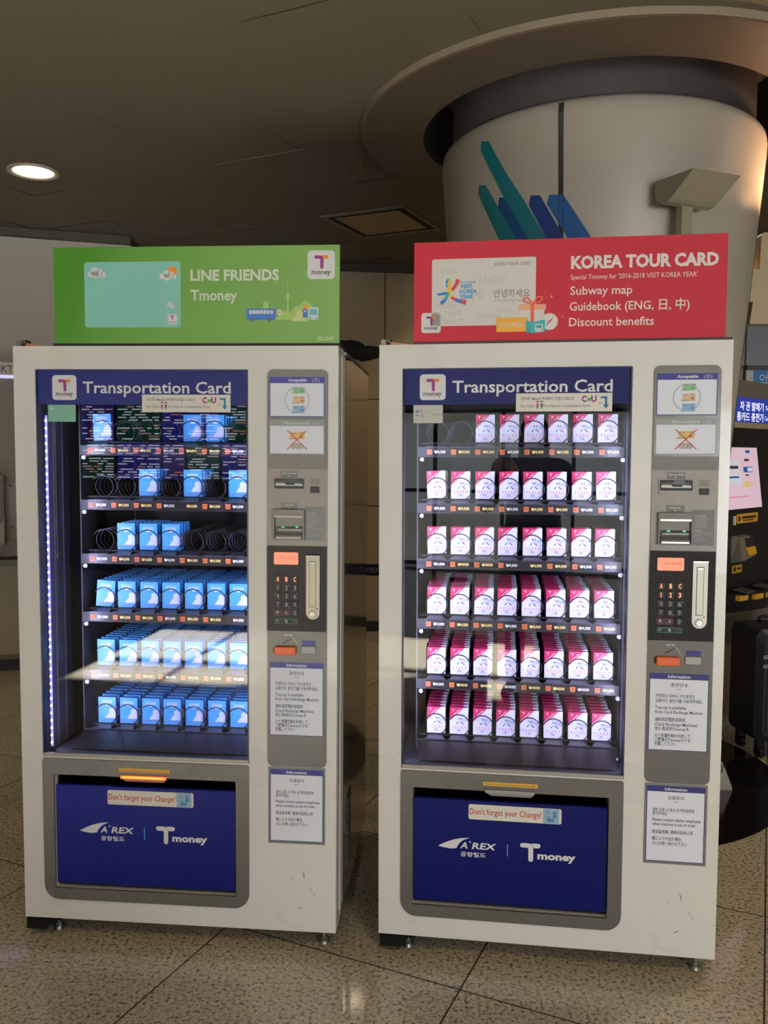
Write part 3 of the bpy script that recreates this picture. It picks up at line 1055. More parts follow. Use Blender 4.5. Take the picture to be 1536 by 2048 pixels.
    if red:
        m.plate(0.0985, 1.527, 0.183, 1.5785, 0.0048, 0.0056, W('sample card white', 196, 198, 192, 0.35), r=0.003)
        for a, c in ((2.7, W('petal teal', 40, 140, 150, 0.5)), (2.2, W('petal navy', 50, 60, 140, 0.5)), (1.2, W('petal red', 190, 80, 90, 0.5)), (-0.7, MATS['petal red']), (3.6, MATS['petal teal'])):
            m.poly([(0.117 + 0.003 * math.cos(a), 1.554 + 0.003 * math.sin(a)), (0.117 + 0.013 * math.cos(a - .2), 1.554 + 0.013 * math.sin(a - .2)), (0.117 + 0.013 * math.cos(a + .2), 1.554 + 0.013 * math.sin(a + .2))], 0.0045, c)
        m.text('VISIT KOREA', 0.128, 1.558, 0.0032, W('petal text', 90, 150, 180, 0.5), 0.0045, 'L')
        m.text('안녕하세요', 0.151, 1.549, 0.0048, INK_GREY, 0.0045, 'L')
    else:
        m.plate(0.1015, 1.5285, 0.1865, 1.5785, 0.0048, 0.0056, W('sample card teal', 120, 168, 150, 0.35), r=0.003)
        m.disc(0.113, 1.568, 0.004, 0.0045, W('sample card cloud', 190, 210, 200, 0.5), 14)
        m.disc(0.118, 1.5665, 0.003, 0.0045, MATS['sample card cloud'], 14)
        m.disc(0.174, 1.569, 0.004, 0.0045, W('sample card sun', 200, 150, 90, 0.5), 14)
    m.build('sample_card', glass)
    # ---- interior
    m = MB()
    m.box(0.036, 0.024, 0.496, 0.046, 0.74, 1.70, INTERIOR)
    m.box(0.728, 0.024, 0.496, 0.738, 0.74, 1.70, INTERIOR)
    m.box(0.036, 0.024, 1.69, 0.738, 0.74, 1.70, INTERIOR)
    m.box(0.036, 0.73, 0.48, 0.738, 0.74, 1.70, INTERIOR)
    m.hexa([(0.046, 0.022, 0.500), (0.728, 0.022, 0.500), (0.728, 0.30, 0.470), (0.046, 0.30, 0.470), (0.046, 0.022, 0.505), (0.728, 0.022, 0.505), (0.728, 0.30, 0.475), (0.046, 0.30, 0.475)], INTERIOR)
    m.box(0.046, 0.30, 0.465, 0.728, 0.74, 0.475, INTERIOR)
    liner = m.build('interior_liner', root)
    for (ux, dy) in ((0.047, 0.14), (0.047, 0.20), (0.722, 0.14), (0.722, 0.20)):
        m = MB()
        m.box(ux, dy, 0.50, ux + 0.005, dy + 0.016, 1.68, INT_RAIL)
        if ux < 0.1:
            for k in range(46):
                z = 0.53 + 0.025 * k
                m.box(ux + 0.0048, dy + 0.006, z, ux + 0.0054, dy + 0.010, z + 0.008, BLACK)
        m.build('slotted_rail', liner)
    for ux, uw in ((0.086, 0.004), (0.722, 0.0005)):
        MB().box(ux, 0.245, 0.478, ux + uw, 0.71, 1.60, SHELF_BLACK).build('rack_side', liner)
    m = MB()
    m.hexa([(0.11, 0.10, 0.497), (0.70, 0.10, 0.497), (0.715, 0.225, 0.482), (0.095, 0.225, 0.482), (0.11, 0.10, 0.503), (0.70, 0.10, 0.503), (0.715, 0.225, 0.520), (0.095, 0.225, 0.520)], W('chute dark', 15, 14, 20, 0.4))
    m.build('chute', liner)
    # LED strips either side
    for side in (0, 1):
        x = 0.058 if side == 0 else 0.7165
        s = 1 if side == 0 else -1
        m = MB()
        m.box(x - 0.0030, 0.078, 0.515, x + 0.0030, 0.082, 1.55, LED_TAPE)
        for k in range(44):
            z = 0.525 + 0.0234 * k
            m.prism([(x, z), (x + 0.0024, z + 0.0030), (x, z + 0.0060), (x - 0.0024, z + 0.0030)], 0.0745, 0.078, LED_DOT)
        if side:
            m = MB()
            m.box(x - 0.003, 0.05, 0.515, x + 0.004, 0.06, 1.55, LED_TAPE)
        so = m.build('led_strip', root)
        lamp('led_strip_light', 'AREA', LED_E, (0.60, 0.60, 1.0), (x + s * 0.006, 0.088, 1.03), (s * 0.75, 0.66, 0), so, shape='RECTANGLE', size=0.010, size_y=1.04)
    # ---- shelves with dividers, spirals and price tags
    for r in range(6):
        zb, zl = ROWV[r], LABV[r]
        m = MB()
        m.box(0.090, 0.285, zb - 0.006, 0.722, 0.71, zb - 0.0015, SHELF_BLACK)
        m.box(0.090, 0.242, zl - 0.0165, 0.722, 0.248, zl + 0.0155, SHELF_BLACK)
        shelf = m.build('shelf', root)
        for k in range(9):
            u = COLU[0] - 0.0379 + 0.0758 * k
            u = min(max(u, 0.0925), 0.7205)
            m = MB()
            m.add([(u, 0.33, zb - 0.002), (u, 0.70, zb - 0.002), (u, 0.70, zb + 0.056), (u, 0.345, zb + 0.056), (u, 0.33, zb + 0.044)], [(0, 1, 2, 3, 4)], SHELF_BLACK)
            m.add([(u + 0.001, 0.33, zb - 0.002), (u + 0.001, 0.70, zb - 0.002), (u + 0.001, 0.70, zb + 0.056), (u + 0.001, 0.345, zb + 0.056), (u + 0.001, 0.33, zb + 0.044)], [(4, 3, 2, 1, 0)], SHELF_BLACK)
            m.build('divider', shelf)
        for k in range(8):
            u = COLU[k]
            m = MB()
            m.hexa([(u - 0.032, 0.245, zl + 0.0155), (u + 0.032, 0.245, zl + 0.0155), (u + 0.021, 0.288, zb - 0.0055), (u - 0.021, 0.288, zb - 0.0055),
                    (u - 0.032, 0.245, zl + 0.0170), (u + 0.032, 0.245, zl + 0.0170), (u + 0.021, 0.288, zb - 0.003), (u - 0.021, 0.288, zb - 0.003)], SHELF_LIP)
            m.box(u - 0.033, 0.240, zl + 0.0125, u + 0.033, 0.246, zl + 0.017, SHELF_LIP)
            m.build('slot_lip', shelf)
            m = MB()
            m.rect(u - 0.0335, zl - 0.0135, u + 0.033, zl + 0.0105, 0.2412, TAG_BLACK)
            if not ((not red and r == 1 and k == 4) or (not red and r == 3 and k == 6) or (red and r == 2 and k == 4)):
                x = u - 0.0215
                m.poly([(x - 0.0075, zl - 0.0085), (x + 0.0075, zl - 0.0085), (x + 0.0085, zl + 0.0075), (x - 0.0085, zl + 0.0075)], 0.2405, TAG_ORANGE)
                m.text('%d%d' % (6 - r, k), x, zl, 0.0075, W('tag number', 120, 60, 30, 0.6), 0.2400, 'C', mid=True)
            txt = '₩4,000'
            if red and ((r == 2 and k in (1, 2)) or (r == 4 and k in (1, 2, 3, 4, 5, 6)) or (r == 5 and k != 3)):
                txt = '₩4000'
            m.text(txt, u - 0.006, zl, 0.0088, PRICE if k % 3 else PRICE_WHITE, 0.2404, 'L', bold=0.015, width=0.035, mid=True)
            m.build('price_tag', shelf)
            so = bpy.data.objects.new('spiral', HELIX_ME)
            COL.objects.link(so)
            so.parent = shelf
            so.location = (u - 0.0005, 0.2815, zb + 0.0312)
        for side, x in ((0, 0.098), (1, 0.714)):
            if side and not red:
                continue
            m = MB()
            m.cyl((x + 0.004, 0.238, zl - 0.024), (x + 0.004, 0.246, zl - 0.024), 0.0062, 0.0062, W('white clip', 220, 222, 235, 0.4), 16)
            m.box(x + 0.001, 0.238, zl - 0.030, x + 0.009, 0.243, zl - 0.018, MATS['white clip'])
            m.build('shelf_clip', shelf)
    # ---- coin and note panel
    px0, px1, pz0, pz1 = 0.7635, 0.9405, 0.510, 1.682
    m = MB()
    m.plate(px0, pz0, px1, pz1, -0.0035, 0.001, GREY_PLATE, r=0.018)
    m.rect(px0 + 0.0004, 1.173, px1 - 0.0004, 1.3965, -0.0038, GREY_LIGHT)
    m.rect(px0 + 0.0004, 1.3962, px1 - 0.0004, 1.3974, -0.0039, W('panel joint', 90, 86, 80, 0.5))
    panel = m.build('coin_panel', root)
    m = MB()
    m.plate(0.7655, 1.434, 0.9395, 1.668, -0.0042, -0.0035, W('notice backing film', 112, 112, 110, 0.2), r=0.002)
    m.rect(0.7705, 1.546, 0.9310, 1.6605, -0.0046, NAVY_PRINT)
    m.rect(0.7730, 1.5485, 0.9285, 1.6430, -0.0049, PAPER)
    ac = m.build('acceptable_notice', panel)
    m = MB()
    d = -0.0053
    m.text('Acceptable', 0.8520, 1.6518, 0.0078, PRINT_WHITE, d, 'C', bold=0.03, width=0.0545, mid=True)
    m.text('(', 0.8965, 1.6515, 0.0085, PRINT_WHITE, d, 'C', mid=True)
    m.text(')', 0.9145, 1.6515, 0.0085, PRINT_WHITE, d, 'C', mid=True)
    m.ring(0.9055, 1.6518, 0.0035, 0.0048, d, PRINT_WHITE, 24)
    banknote(m, 0.8390, 1.6135, 0.8735, 1.6315, d, W('green note', 140, 190, 140, 0.6), W('green note ink', 84, 140, 92, 0.6))
    banknote(m, 0.8390, 1.5850, 0.8735, 1.6055, d, W('tan note', 226, 196, 164, 0.6), W('tan note ink', 168, 112, 84, 0.6))
    banknote(m, 0.8390, 1.5570, 0.8735, 1.5780, d, W('blue note', 146, 184, 216, 0.6), W('blue note ink', 76, 116, 166, 0.6))
    m.ring(0.8510, 1.5945, 0.0345, 0.0368, d - 0.0006, W('ring print', 176, 178, 196, 0.6), 48)
    m.build('lettering', ac)
    m = MB()
    m.rect(0.7700, 1.4385, 0.9310, 1.5380, -0.0046, W('notice grey frame', 142, 148, 146, 0.4))
    m.rect(0.7725, 1.4410, 0.9285, 1.5205, -0.0049, PAPER)
    na = m.build('not_acceptable_notice', panel)
    m = MB()
    m.text('Not acceptable', 0.8505, 1.5290, 0.0078, W('pale grey print', 206, 210, 208, 0.5), d, 'C', bold=0.03, width=0.0745, mid=True)
    m.text('(', 0.8965, 1.5287, 0.0085, MATS['pale grey print'], d, 'C', mid=True)
    m.text(')', 0.9145, 1.5287, 0.0085, MATS['pale grey print'], d, 'C', mid=True)
    m.stroke([(0.9020, 1.5252), (0.9090, 1.5322)], 0.0012, d, MATS['pale grey print'], False)
    m.stroke([(0.9090, 1.5252), (0.9020, 1.5322)], 0.0012, d, MATS['pale grey print'], False)
    banknote(m, 0.8310, 1.4825, 0.8735, 1.5030, d, W('yellow note', 222, 198, 130, 0.6), W('yellow note ink', 140, 110, 60, 0.6))
    for cx_ in (0.840, 0.8505, 0.862):
        m.disc(cx_, 1.4625, 0.0085, d - 0.0001 * (cx_ > .845), W('coin grey', 186, 184, 180, 0.5), 24)
        m.ring(cx_, 1.4625, 0.0062, 0.0070, d - 0.0003, W('coin line', 140, 138, 134, 0.5), 24)
    m.stroke([(0.8225, 1.5080), (0.8795, 1.4530)], 0.0026, d - 0.0006, RED_INK, False)
    m.stroke([(0.8795, 1.5080), (0.8225, 1.4525)], 0.0026, d - 0.0007, RED_INK, False)
    m.build('lettering', na)
    # change outlet
    m = MB()
    PLQ = W('plaque grey', 98, 99, 98, 0.45)
    m.rect(0.8030, 1.3705, 0.8525, 1.3900, -0.0041, PLQ)
    m.text('Take your change', 0.8278, 1.3838, 0.0042, PRINT_WHITE, -0.0044, 'C', bold=0.015, width=0.042, mid=True)
    m.poly([(0.8258, 1.3775), (0.8278, 1.3742), (0.8298, 1.3775)], -0.0044, PRINT_WHITE)
    m.build('change_plaque', panel)
    m = MB()
    m.frame(rrn(0.7825, 1.3275, 0.8745, 1.3705, 0.005), rrn(0.7850, 1.3395, 0.8720, 1.3685, 0.003), -0.0075, -0.003, GREY_LIGHT)
    m.box(0.785, -0.0043, 1.3395, 0.872, -0.0036, 1.3685, BLACK)
    m.prism([(0.788, 1.3470), (0.869, 1.3470), (0.867, 1.3540), (0.847, 1.3555), (0.842, 1.3500), (0.820, 1.3500), (0.815, 1.3555), (0.790, 1.3555)], -0.0085, -0.0035, W('outlet lip', 206, 204, 198, 0.35))
    m.rect(0.790, 1.3585, 0.867, 1.3600, -0.0046, W('outlet line', 120, 124, 128, 0.4))
    m.rect(0.822, 1.3560, 0.850, 1.3670, -0.0048, W('outlet bluish reflection', 44, 54, 62, 0.3))  # bluish reflection inside the outlet, drawn as a flat patch
    m.build('change_outlet', panel)
    m = MB()
    m.plate(0.889, 1.3505, 0.917, 1.370, -0.0045, -0.0035, W('grille plate', 138, 132, 122, 0.45), r=0.002)
    for a in range(6):
        for b in range(4):
            m.disc(0.8920 + 0.0044 * a, 1.3532 + 0.0046 * b, 0.00135, -0.0047, W('grille hole', 92, 86, 78, 0.7), 8)
    m.build('speaker_grille', panel)
    m = MB()
    m.plate(0.8895, 1.3275, 0.917, 1.3460, -0.0050, -0.0035, BLACK, r=0.003, bev=0.0006)
    m.build('sensor_window', panel)
    # note acceptor
    m = MB()
    m.rect(0.8030, 1.2785, 0.8530, 1.2990, -0.0041, PLQ)
    m.text('Insert Bill', 0.8280, 1.2915, 0.0042, PRINT_WHITE, -0.0044, 'C', bold=0.015, width=0.026, mid=True)
    m.poly([(0.8260, 1.2865), (0.8280, 1.2828), (0.8300, 1.2865)], -0.0044, PRINT_WHITE)
    m.build('note_plaque', panel)
    m = MB()
    m.frame(rrn(0.7820, 1.1885, 0.8745, 1.2785, 0.003), rrn(0.7865, 1.1925, 0.8700, 1.2615, 0.003), -0.016, -0.003, GREY_PLATE)
    m.box(0.7865, -0.0045, 1.1925, 0.8700, -0.0035, 1.2615, W('acceptor shade', 34, 32, 30, 0.5))
    m.rect(0.7885, 1.2290, 0.8685, 1.2555, -0.0050, W('acceptor slope', 116, 112, 104, 0.45))
    m.box(0.7870, -0.017, 1.2555, 0.8695, -0.010, 1.2610, W('acceptor light bar', 190, 184, 172, 0.3, metal=0.6))
    m.hexa([(0.7895, -0.014, 1.1975), (0.8675, -0.014, 1.1975), (0.8650, -0.0045, 1.2075), (0.7915, -0.0045, 1.2075), (0.7895, -0.014, 1.2020), (0.8675, -0.014, 1.2020), (0.8650, -0.0045, 1.2120), (0.7915, -0.0045, 1.2120)], GREY_PLATE)
    m.box(0.7910, -0.0175, 1.1935, 0.8655, -0.012, 1.1985, MATS['acceptor light bar'])
    m.prism([(0.7985, 1.2220), (0.8655, 1.2220), (0.8655, 1.2270), (0.7985, 1.2275)], -0.0085, -0.0045, BLACK)
    m.rect(0.7950, 1.2165, 0.8660, 1.2215, -0.0062, W('acceptor lip', 170, 164, 152, 0.35))
    na_ = m.build('note_acceptor', panel)
    m = MB()
    gl = mat('green acceptor light', (0.1, 0.6, 0.25, 1), emit=0.5, ecol=(0.05, 0.6, 0.2, 1))
    m.plate(0.8060, 1.2250, 0.8150, 1.2300, -0.0095, -0.0085, gl, r=0.001)
    m.plate(0.8480, 1.2250, 0.8570, 1.2300, -0.0095, -0.0085, gl, r=0.001)
    m.build('guide_lights', na_)
    m = MB()
    m.rect(0.8740, 1.1880, 0.9330, 1.2870, -0.0041, PLQ)
    pw = W('plaque print', 200, 200, 196, 0.5)
    m.text('User guide', 0.8800, 1.2705, 0.0046, pw, -0.0044, 'L', bold=0.02, mid=True)
    for k, s in enumerate(('1 Insert Money', '2 Select Products', '3 Enter Number', '4 Press Selection', '5 Collect Product', '6 Collect Change')):
        m.text(s, 0.8800, 1.2645 - 0.0053 * k, 0.0034, pw, -0.0044, 'L', mid=True)
    m.text('Caution', 0.8800, 1.2300, 0.0044, pw, -0.0044, 'L', bold=0.02, mid=True)
    for k, s in enumerate(('The money will be returned', 'only for the selection of', 'the product')):
        m.text(s, 0.8800, 1.2245 - 0.0050 * k, 0.0030, pw, -0.0044, 'L', mid=True, width=0.046 if k < 2 else 0.021)
    for k, s in enumerate(('and it will be useful', 'when you use it')):
        m.text(s, 0.8800, 1.2070 - 0.0050 * k, 0.0030, pw, -0.0044, 'L', mid=True)
    m.build('user_guide', panel)
    # keypad
    m = MB()
    m.box(0.7632, -0.0055, 0.9195, 0.9388, -0.0035, 1.1710, KEYPAD_BLACK)
    kp = m.build('keypad', panel)
    m = MB()
    disp = mat('orange display', (0.55, 0.18, 0.12, 1), 0.4, emit=0.62, ecol=(1.0, 0.30, 0.18, 1))
    m.plate(0.7835, 1.1165, 0.8555, 1.1530, -0.0075, -0.0055, disp, r=0.0045, bev=0.001)
    m.text('On SALE', 0.8260, 1.1370, 0.0085, W('display letters', 206, 92, 70, 0.5), -0.0078, 'C', width=0.048, mid=True)
    m.build('display', kp)
    LITK = mat('lit key print', (1, 0.25, 0.12, 1), emit=2.4, ecol=(1.0, 0.16, 0.07, 1))
    for r_, keys in enumerate(('ABC', '123', '456', '789')):
        for c_, ch in enumerate(keys):
            kx = (0.7955, 0.8210, 0.8460)[c_]
            kz = (1.0735, 1.0485, 1.0235, 0.9990)[r_]
            m = MB()
            m.plate(kx - 0.0095, kz - 0.0095, kx + 0.0095, kz + 0.0095, -0.0072, -0.0055, BLACK, r=0.002, bev=0.0006)
            on = r_ == 0 or (red and r_ == 1)
            m.text(ch, kx, kz, 0.0128, LITK if on else W('key print', 176, 172, 164, 0.5), -0.0075, 'C', bold=0.015 if on else 0.0, width=(0.0020 if ch == '1' else 0.0064), mid=True)
            if ch in '268':
                m.rect(kx + 0.0065, kz + (0.0060 if ch != '8' else -0.0075), kx + 0.0085, kz + (0.0078 if ch != '8' else -0.0057), -0.0075, PRINT_WHITE)
            if ch == '4':
                m.rect(kx - 0.0085, kz + 0.0060, kx - 0.0065, kz + 0.0078, -0.0075, PRINT_WHITE)
            m.build('key', kp)
    m = MB()
    m.plate(0.8460 - 0.0095, 0.9745 - 0.0095, 0.8555, 0.9840, -0.0072, -0.0055, BLACK, r=0.002, bev=0.0006)
    m.text('0', 0.8460, 0.9745, 0.0128, MATS['key print'], -0.0075, 'C', width=0.0064, mid=True)
    m.build('key', kp)
    for (a, b, c, e, colr, ta, tb, mid_) in ((0.7860, 0.9655, 0.8290, 0.9825, W('cancel red', 190, 64, 72, 0.5), '취', '소', 'CANCEL'), (0.7860, 0.9415, 0.8545, 0.9575, W('select green', 70, 170, 116, 0.5), '구', '입', 'SELECT')):
        m = MB()
        m.plate(a, b, c, e, -0.0072, -0.0055, BLACK, r=0.003)
        m.frame(rrn(a + 0.0005, b + 0.0005, c - 0.0005, e - 0.0005, 0.003), rrn(a + 0.0016, b + 0.0016, c - 0.0016, e - 0.0016, 0.002), -0.0078, -0.0072, colr)
        zc = (b + e) / 2
        m.text(ta, a + 0.008, zc, 0.0062, PRINT_WHITE, -0.0075, 'C', bold=0.01, mid=True)
        m.text(tb, a + 0.034, zc, 0.0062, PRINT_WHITE, -0.0075, 'C', bold=0.01, mid=True)
        m.text(mid_, a + (0.0205 if ta == '취' else 0.0575), zc, 0.0026, colr, -0.0075, 'C', mid=True)
        m.build('key', kp)
    # coin slot plate with lock
    m = MB()
    m.plate(0.8780, 0.9555, 0.9200, 1.1450, -0.0095, -0.0055, STEEL, r=(0.0205, 0.0205, 0.003, 0.003), bev=0.0012)
    m.box(0.8785, -0.0125, 1.1415, 0.9195, -0.0095, 1.1450, CHROME)
    cs = m.build('coin_plate', panel)
    m = MB()
    m.frame(rrn(0.8890, 0.9935, 0.9085, 1.1290, 0.001), rrn(0.8905, 0.9955, 0.9070, 1.1265, 0.001), -0.0110, -0.0095, W('coin door edge', 90, 88, 82, 0.4))
    m.box(0.8905, -0.0108, 0.9955, 0.9070, -0.0095, 1.1265, STEEL)
    m.rect(0.8912, 1.1225, 0.9062, 1.1255, -0.0112, CHROME)
    m.build('coin_door', cs)
    m = MB()
    m.cyl((0.8985, -0.0095, 0.9725), (0.8985, -0.0120, 0.9725), 0.0115, 0.0105, STEEL, 28)
    m.cyl((0.8985, -0.0120, 0.9725), (0.8985, -0.0140, 0.9725), 0.0068, 0.0062, CHROME, 24)
    m.rect(0.8978, 0.9690, 0.8992, 0.9760, -0.0142, BLACK)
    m.build('lock', cs)
    m = MB().disc(0.9110, 0.9885, 0.0026, -0.0098, W('red dot', 170, 50, 50, 0.4) if red else W('blue dot', 40, 60, 140, 0.4), 14)
    m.build('colour_dot', cs)
    # return lever
    m = MB()
    m.prism([(0.8030, 0.8825), (0.8375, 0.9020), (0.8450, 0.8940), (0.8535, 0.8790), (0.8480, 0.8640), (0.8475, 0.8505), (0.8430, 0.8355), (0.8140, 0.8480), (0.8000, 0.8500)], -0.0045, -0.0035, W('lever housing', 104, 99, 92, 0.45))
    m.poly([(0.8060, 0.8825), (0.8370, 0.8990), (0.8365, 0.8960), (0.8150, 0.8830)], -0.0047, BLACK)
    m.stroke([(0.8395, 0.9012), (0.8465, 0.8920), (0.8525, 0.8800)], 0.0025, -0.0049, W('lever arc', 170, 166, 156, 0.4))
    m.disc(0.7915, 0.8625, 0.0120, -0.0046, W('lever pivot shade', 50, 44, 38, 0.6), 24)
    m.text('반환 레버', 0.8250, 0.9070, 0.0045, PRINT_WHITE, -0.0041, 'C', mid=True)
    lv = m.build('return_lever', panel)
    m = MB()
    m.plate(0.7865, 0.8500, 0.8500, 0.8745, -0.0170, -0.0047, ORANGE, r=0.005, bev=0.002)
    m.build('lever_grip', lv)
    m = MB()
    m.rect(0.8665, 0.8775, 0.9070, 0.8925, -0.0041, NAVY_PRINT)
    m.frame(rrn(0.8640, 0.8530, 0.9085, 0.8765, 0.004), rrn(0.8652, 0.8542, 0.9073, 0.8753, 0.0035), -0.0055, -0.0035, W('button bezel', 84, 82, 78, 0.5))
    m.plate(0.8652, 0.8542, 0.9073, 0.8753, -0.0080, -0.0035, W('grey button', 168, 172, 170, 0.35), r=0.003, bev=0.001)
    m.build('coin_button', panel)
    info_sheet(panel, 0.7700, 0.6050, 0.9310, 0.8260, 0.8095, (0.7935, '충전안내'), 0.7822,
               [(0.7615, '구매하신 티머니 카드충전은', 0.107), (0.7478, '교통카드 충전기를 이용해주세요.', 0.128), (0.7290, 'Top-up is available', 0.084), (0.7160, 'from Card Recharge Machine', 0.129),
                (0.6940, '请利用周围的自助机', 0.083), (0.6805, '(Card Recharge Machine)', 0.115), (0.6675, '充值购买的Tmoney卡.', 0.095), (0.6480, 'カド充電機械を利用して、', 0.101), (0.6360, 'ご購買のTmoneyカドを', 0.098), (0.6240, '充電して下さい', 0.060)])
    info_sheet(root, 0.7705, 0.2800, 0.9310, 0.5010, 0.4845, (0.4670, '오류문의'), 0.4560,
               [(0.4310, '장비 오류 시 역사 내 역무원에게', 0.113), (0.4205, '문의하세요.', 0.041), (0.4030, 'Please contact station employee', 0.132), (0.3900, 'when machine is out of order', 0.119),
                (0.3670, '若设备有碍, 请询问站务人员', 0.112), (0.3470, '備にエラが出た場合、', 0.083), (0.3330, '人にお問い合わせ下さい', 0.096)], back=(0.7650, 0.2730, 0.9370, 0.5080), d=-0.0012)
    return root


mach_g = vending_machine(MA, 'white card vending machine under the green sign, with blue card boxes behind glass', False)
mach_r = vending_machine(MBR, 'white card vending machine under the red sign, with pink and white card boxes', True)

# ------------------------------------------------------------------ card boxes in the machines
BW, BH, BD = 0.060, 0.0875, 0.013


def blue_box():
    m = MB()
    face = noisy(W('box blue front', 74, 166, 232, 0.35), 14.0, rgb(70, 160, 228), rgb(80, 172, 236))
    side = W('box blue side', 30, 104, 196, 0.4)
    m.box(-BW / 2, 0, 0, BW / 2, BD, BH, side)
    m.rect(-BW / 2, 0, BW / 2, BH, -0.0002, face)
    d = -0.0004
    wt = W('box white print', 240, 244, 252, 0.4)
    m.text('Transportation Card', 0, 0.0765, 0.0026, wt, d, 'C', width=0.036, mid=True)
    m.text('라인프렌즈', 0, 0.0690, 0.0072, wt, d, 'C', bold=0.015, width=0.036, mid=True)
    m.plate(-0.0065, 0.0595, 0.0065, 0.0630, d, d + 0.0001, wt, r=0.0015)
    # pale cloud shape printed low on the right
    pc = W('box pale cloud', 206, 214, 246, 0.4)
    m.poly([(-0.006, 0.0155), (0.0285, 0.0155), (0.0285, 0.044)] + [(0.0285 - 0.0345 * f, 0.044 - 0.0285 * f ** 2.2) for f in (0.12, 0.25, 0.4, 0.55, 0.7, 0.85)], d, pc)
    m.disc(0.0165, 0.041, 0.0098, d - 0.0001, pc, 20)
    m.rect(-0.0285, 0.004, 0.0285, 0.0145, d, W('box low band', 92, 150, 212, 0.4))
    return m


def pink_box():
    m = MB()
    face = noisy(W('box white front', 226, 228, 238, 0.35), 10.0, rgb(223, 225, 236), rgb(229, 231, 240))
    crim = W('box crimson', 206, 42, 96, 0.4)
    m.box(-BW / 2, 0, 0, BW / 2, BD, BH, W('box white side', 206, 208, 222, 0.4))
    m.rect(-BW / 2, 0, BW / 2, BH, -0.0002, face)
    m.add([(-BW / 2, 0, BH + 0.0002), (BW / 2 - 0.008, 0, BH + 0.0002), (BW / 2 - 0.008, BD, BH + 0.0002), (-BW / 2, BD, BH + 0.0002)], [(0, 1, 2, 3)], crim)
    m.add([(-BW / 2 - 0.0002, BD, 0.043), (-BW / 2 - 0.0002, 0, 0.043), (-BW / 2 - 0.0002, 0, BH), (-BW / 2 - 0.0002, BD, BH)], [(0, 1, 2, 3)], crim)
    d = -0.0004
    m.poly([(-BW / 2, BH), (-BW / 2, 0.043), (-BW / 2 + 0.044, BH)], d, crim)
    m.poly([(-BW / 2, 0.0535), (-BW / 2, 0.0425), (-BW / 2 + 0.0455, BH), (-BW / 2 + 0.0345, BH)], d - 0.0001, W('box crimson band', 214, 60, 108, 0.4))
    wt = W('box white print', 240, 244, 252, 0.4)
    tlogo(m, -0.0225, 0.0820, 0.0075, d - 0.0002, wt, wt)
    m.text('money', -0.0190, 0.0725, 0.0012, wt, d - 0.0002, 'C')
    m.text('KOREA TOUR CARD', -0.0275, 0.0500, 0.0032, wt, d - 0.0003, 'L', bold=0.03, width=0.042, rot=math.atan2(0.0445, 0.0455))
    for px, pz, a, l, c in ((0.0015, 0.0465, 1.85, 0.0075, W('petal blue', 40, 90, 180, 0.5)), (0.0055, 0.0470, 1.15, 0.0065, W('petal purple', 110, 50, 140, 0.5)), (-0.001, 0.041, 4.1, 0.0105, W('petal sea', 30, 120, 150, 0.5)),
                            (0.004, 0.0410, 5.6, 0.0120, W('petal violet', 86, 60, 190, 0.5)), (0.012, 0.0355, 5.6, 0.0055, W('petal magenta', 210, 50, 120, 0.5)), (0.003, 0.042, 5.9, 0.0050, W('petal orange', 230, 150, 60, 0.5))):
        w_ = 0.0019
        ca, sa = math.cos(a), math.sin(a)
        m.poly([(px - sa * w_ * .5, pz + ca * w_ * .5), (px + sa * w_ * .5, pz - ca * w_ * .5), (px + ca * l + sa * w_, pz + sa * l - ca * w_), (px + ca * l - sa * w_, pz + sa * l + ca * w_)], d, c)
    bt = W('box blue print', 100, 160, 220, 0.5)
    for k, s in enumerate(('2016-2018', 'VISIT KOREA', 'YEAR')):
        m.text(s, 0.0095, 0.0495 - 0.0042 * k, 0.0032, bt, d, 'L', bold=0.02, mid=True, width=(0.0155, 0.0185, 0.0075)[k])
    pk = W('box pink print', 226, 80, 140, 0.5)
    for k in range(5):
        x = -0.019 + 0.0095 * k
        m.disc(x, 0.0245, 0.0017, d, pk if k % 2 == 0 else INK_GREY, 10)
        m.rect(x - 0.0018, 0.0205, x + 0.0018, 0.0222, d, pk if k % 2 == 0 else W('box lilac print', 170, 150, 210, 0.5))
    m.rect(-0.0155, 0.0168, 0.0175, 0.0180, d, pk)
    m.rect(-0.0080, 0.0070, 0.0060, 0.0145, d, W('box pale panel', 196, 204, 232, 0.5))
    m.stroke([(-0.004, 0.0135), (0.0005, 0.0120), (0.0045, 0.0085)], 0.0014, d - 0.0001, W('box navy print', 50, 80, 170, 0.5))
    return m


ORD = ['first', 'second', 'third', 'fourth', 'fifth', 'sixth', 'seventh', 'eighth', 'ninth', 'tenth', 'eleventh', 'twelfth']
SHELF = ['top', 'second', 'third', 'fourth', 'fifth', 'bottom']
STOCK_G = {(0, 0): 1, (0, 4): 2, (0, 5): 5, (1, 2): 4, (1, 4): 5, (1, 6): 1, (2, 1): 5, (2, 2): 5, (2, 3): 4}
for k in range(7):
    STOCK_G[(3, k)] = 10
    STOCK_G[(4, k)] = 10
    STOCK_G[(5, k)] = 10
STOCK_R = {}
for k in range(8):
    if k > 1:
        STOCK_R[(0, k)] = 1
    STOCK_R[(1, k)] = 2
    STOCK_R[(2, k)] = 2
    STOCK_R[(3, k)] = 10
    STOCK_R[(4, k)] = 11
    STOCK_R[(5, k)] = 11
TILT = {('g', 3, 0): (0.10, 0.07), ('r', 1, 0): (-0.02, -0.05), ('r', 2, 0): (0.0, -0.035), ('r', 3, 2): (0.06, 0.03), ('r', 3, 3): (0.03, 0.02), ('r', 1, 7): (0.0, -0.03), ('g', 0, 0): (0.02, -0.03)}


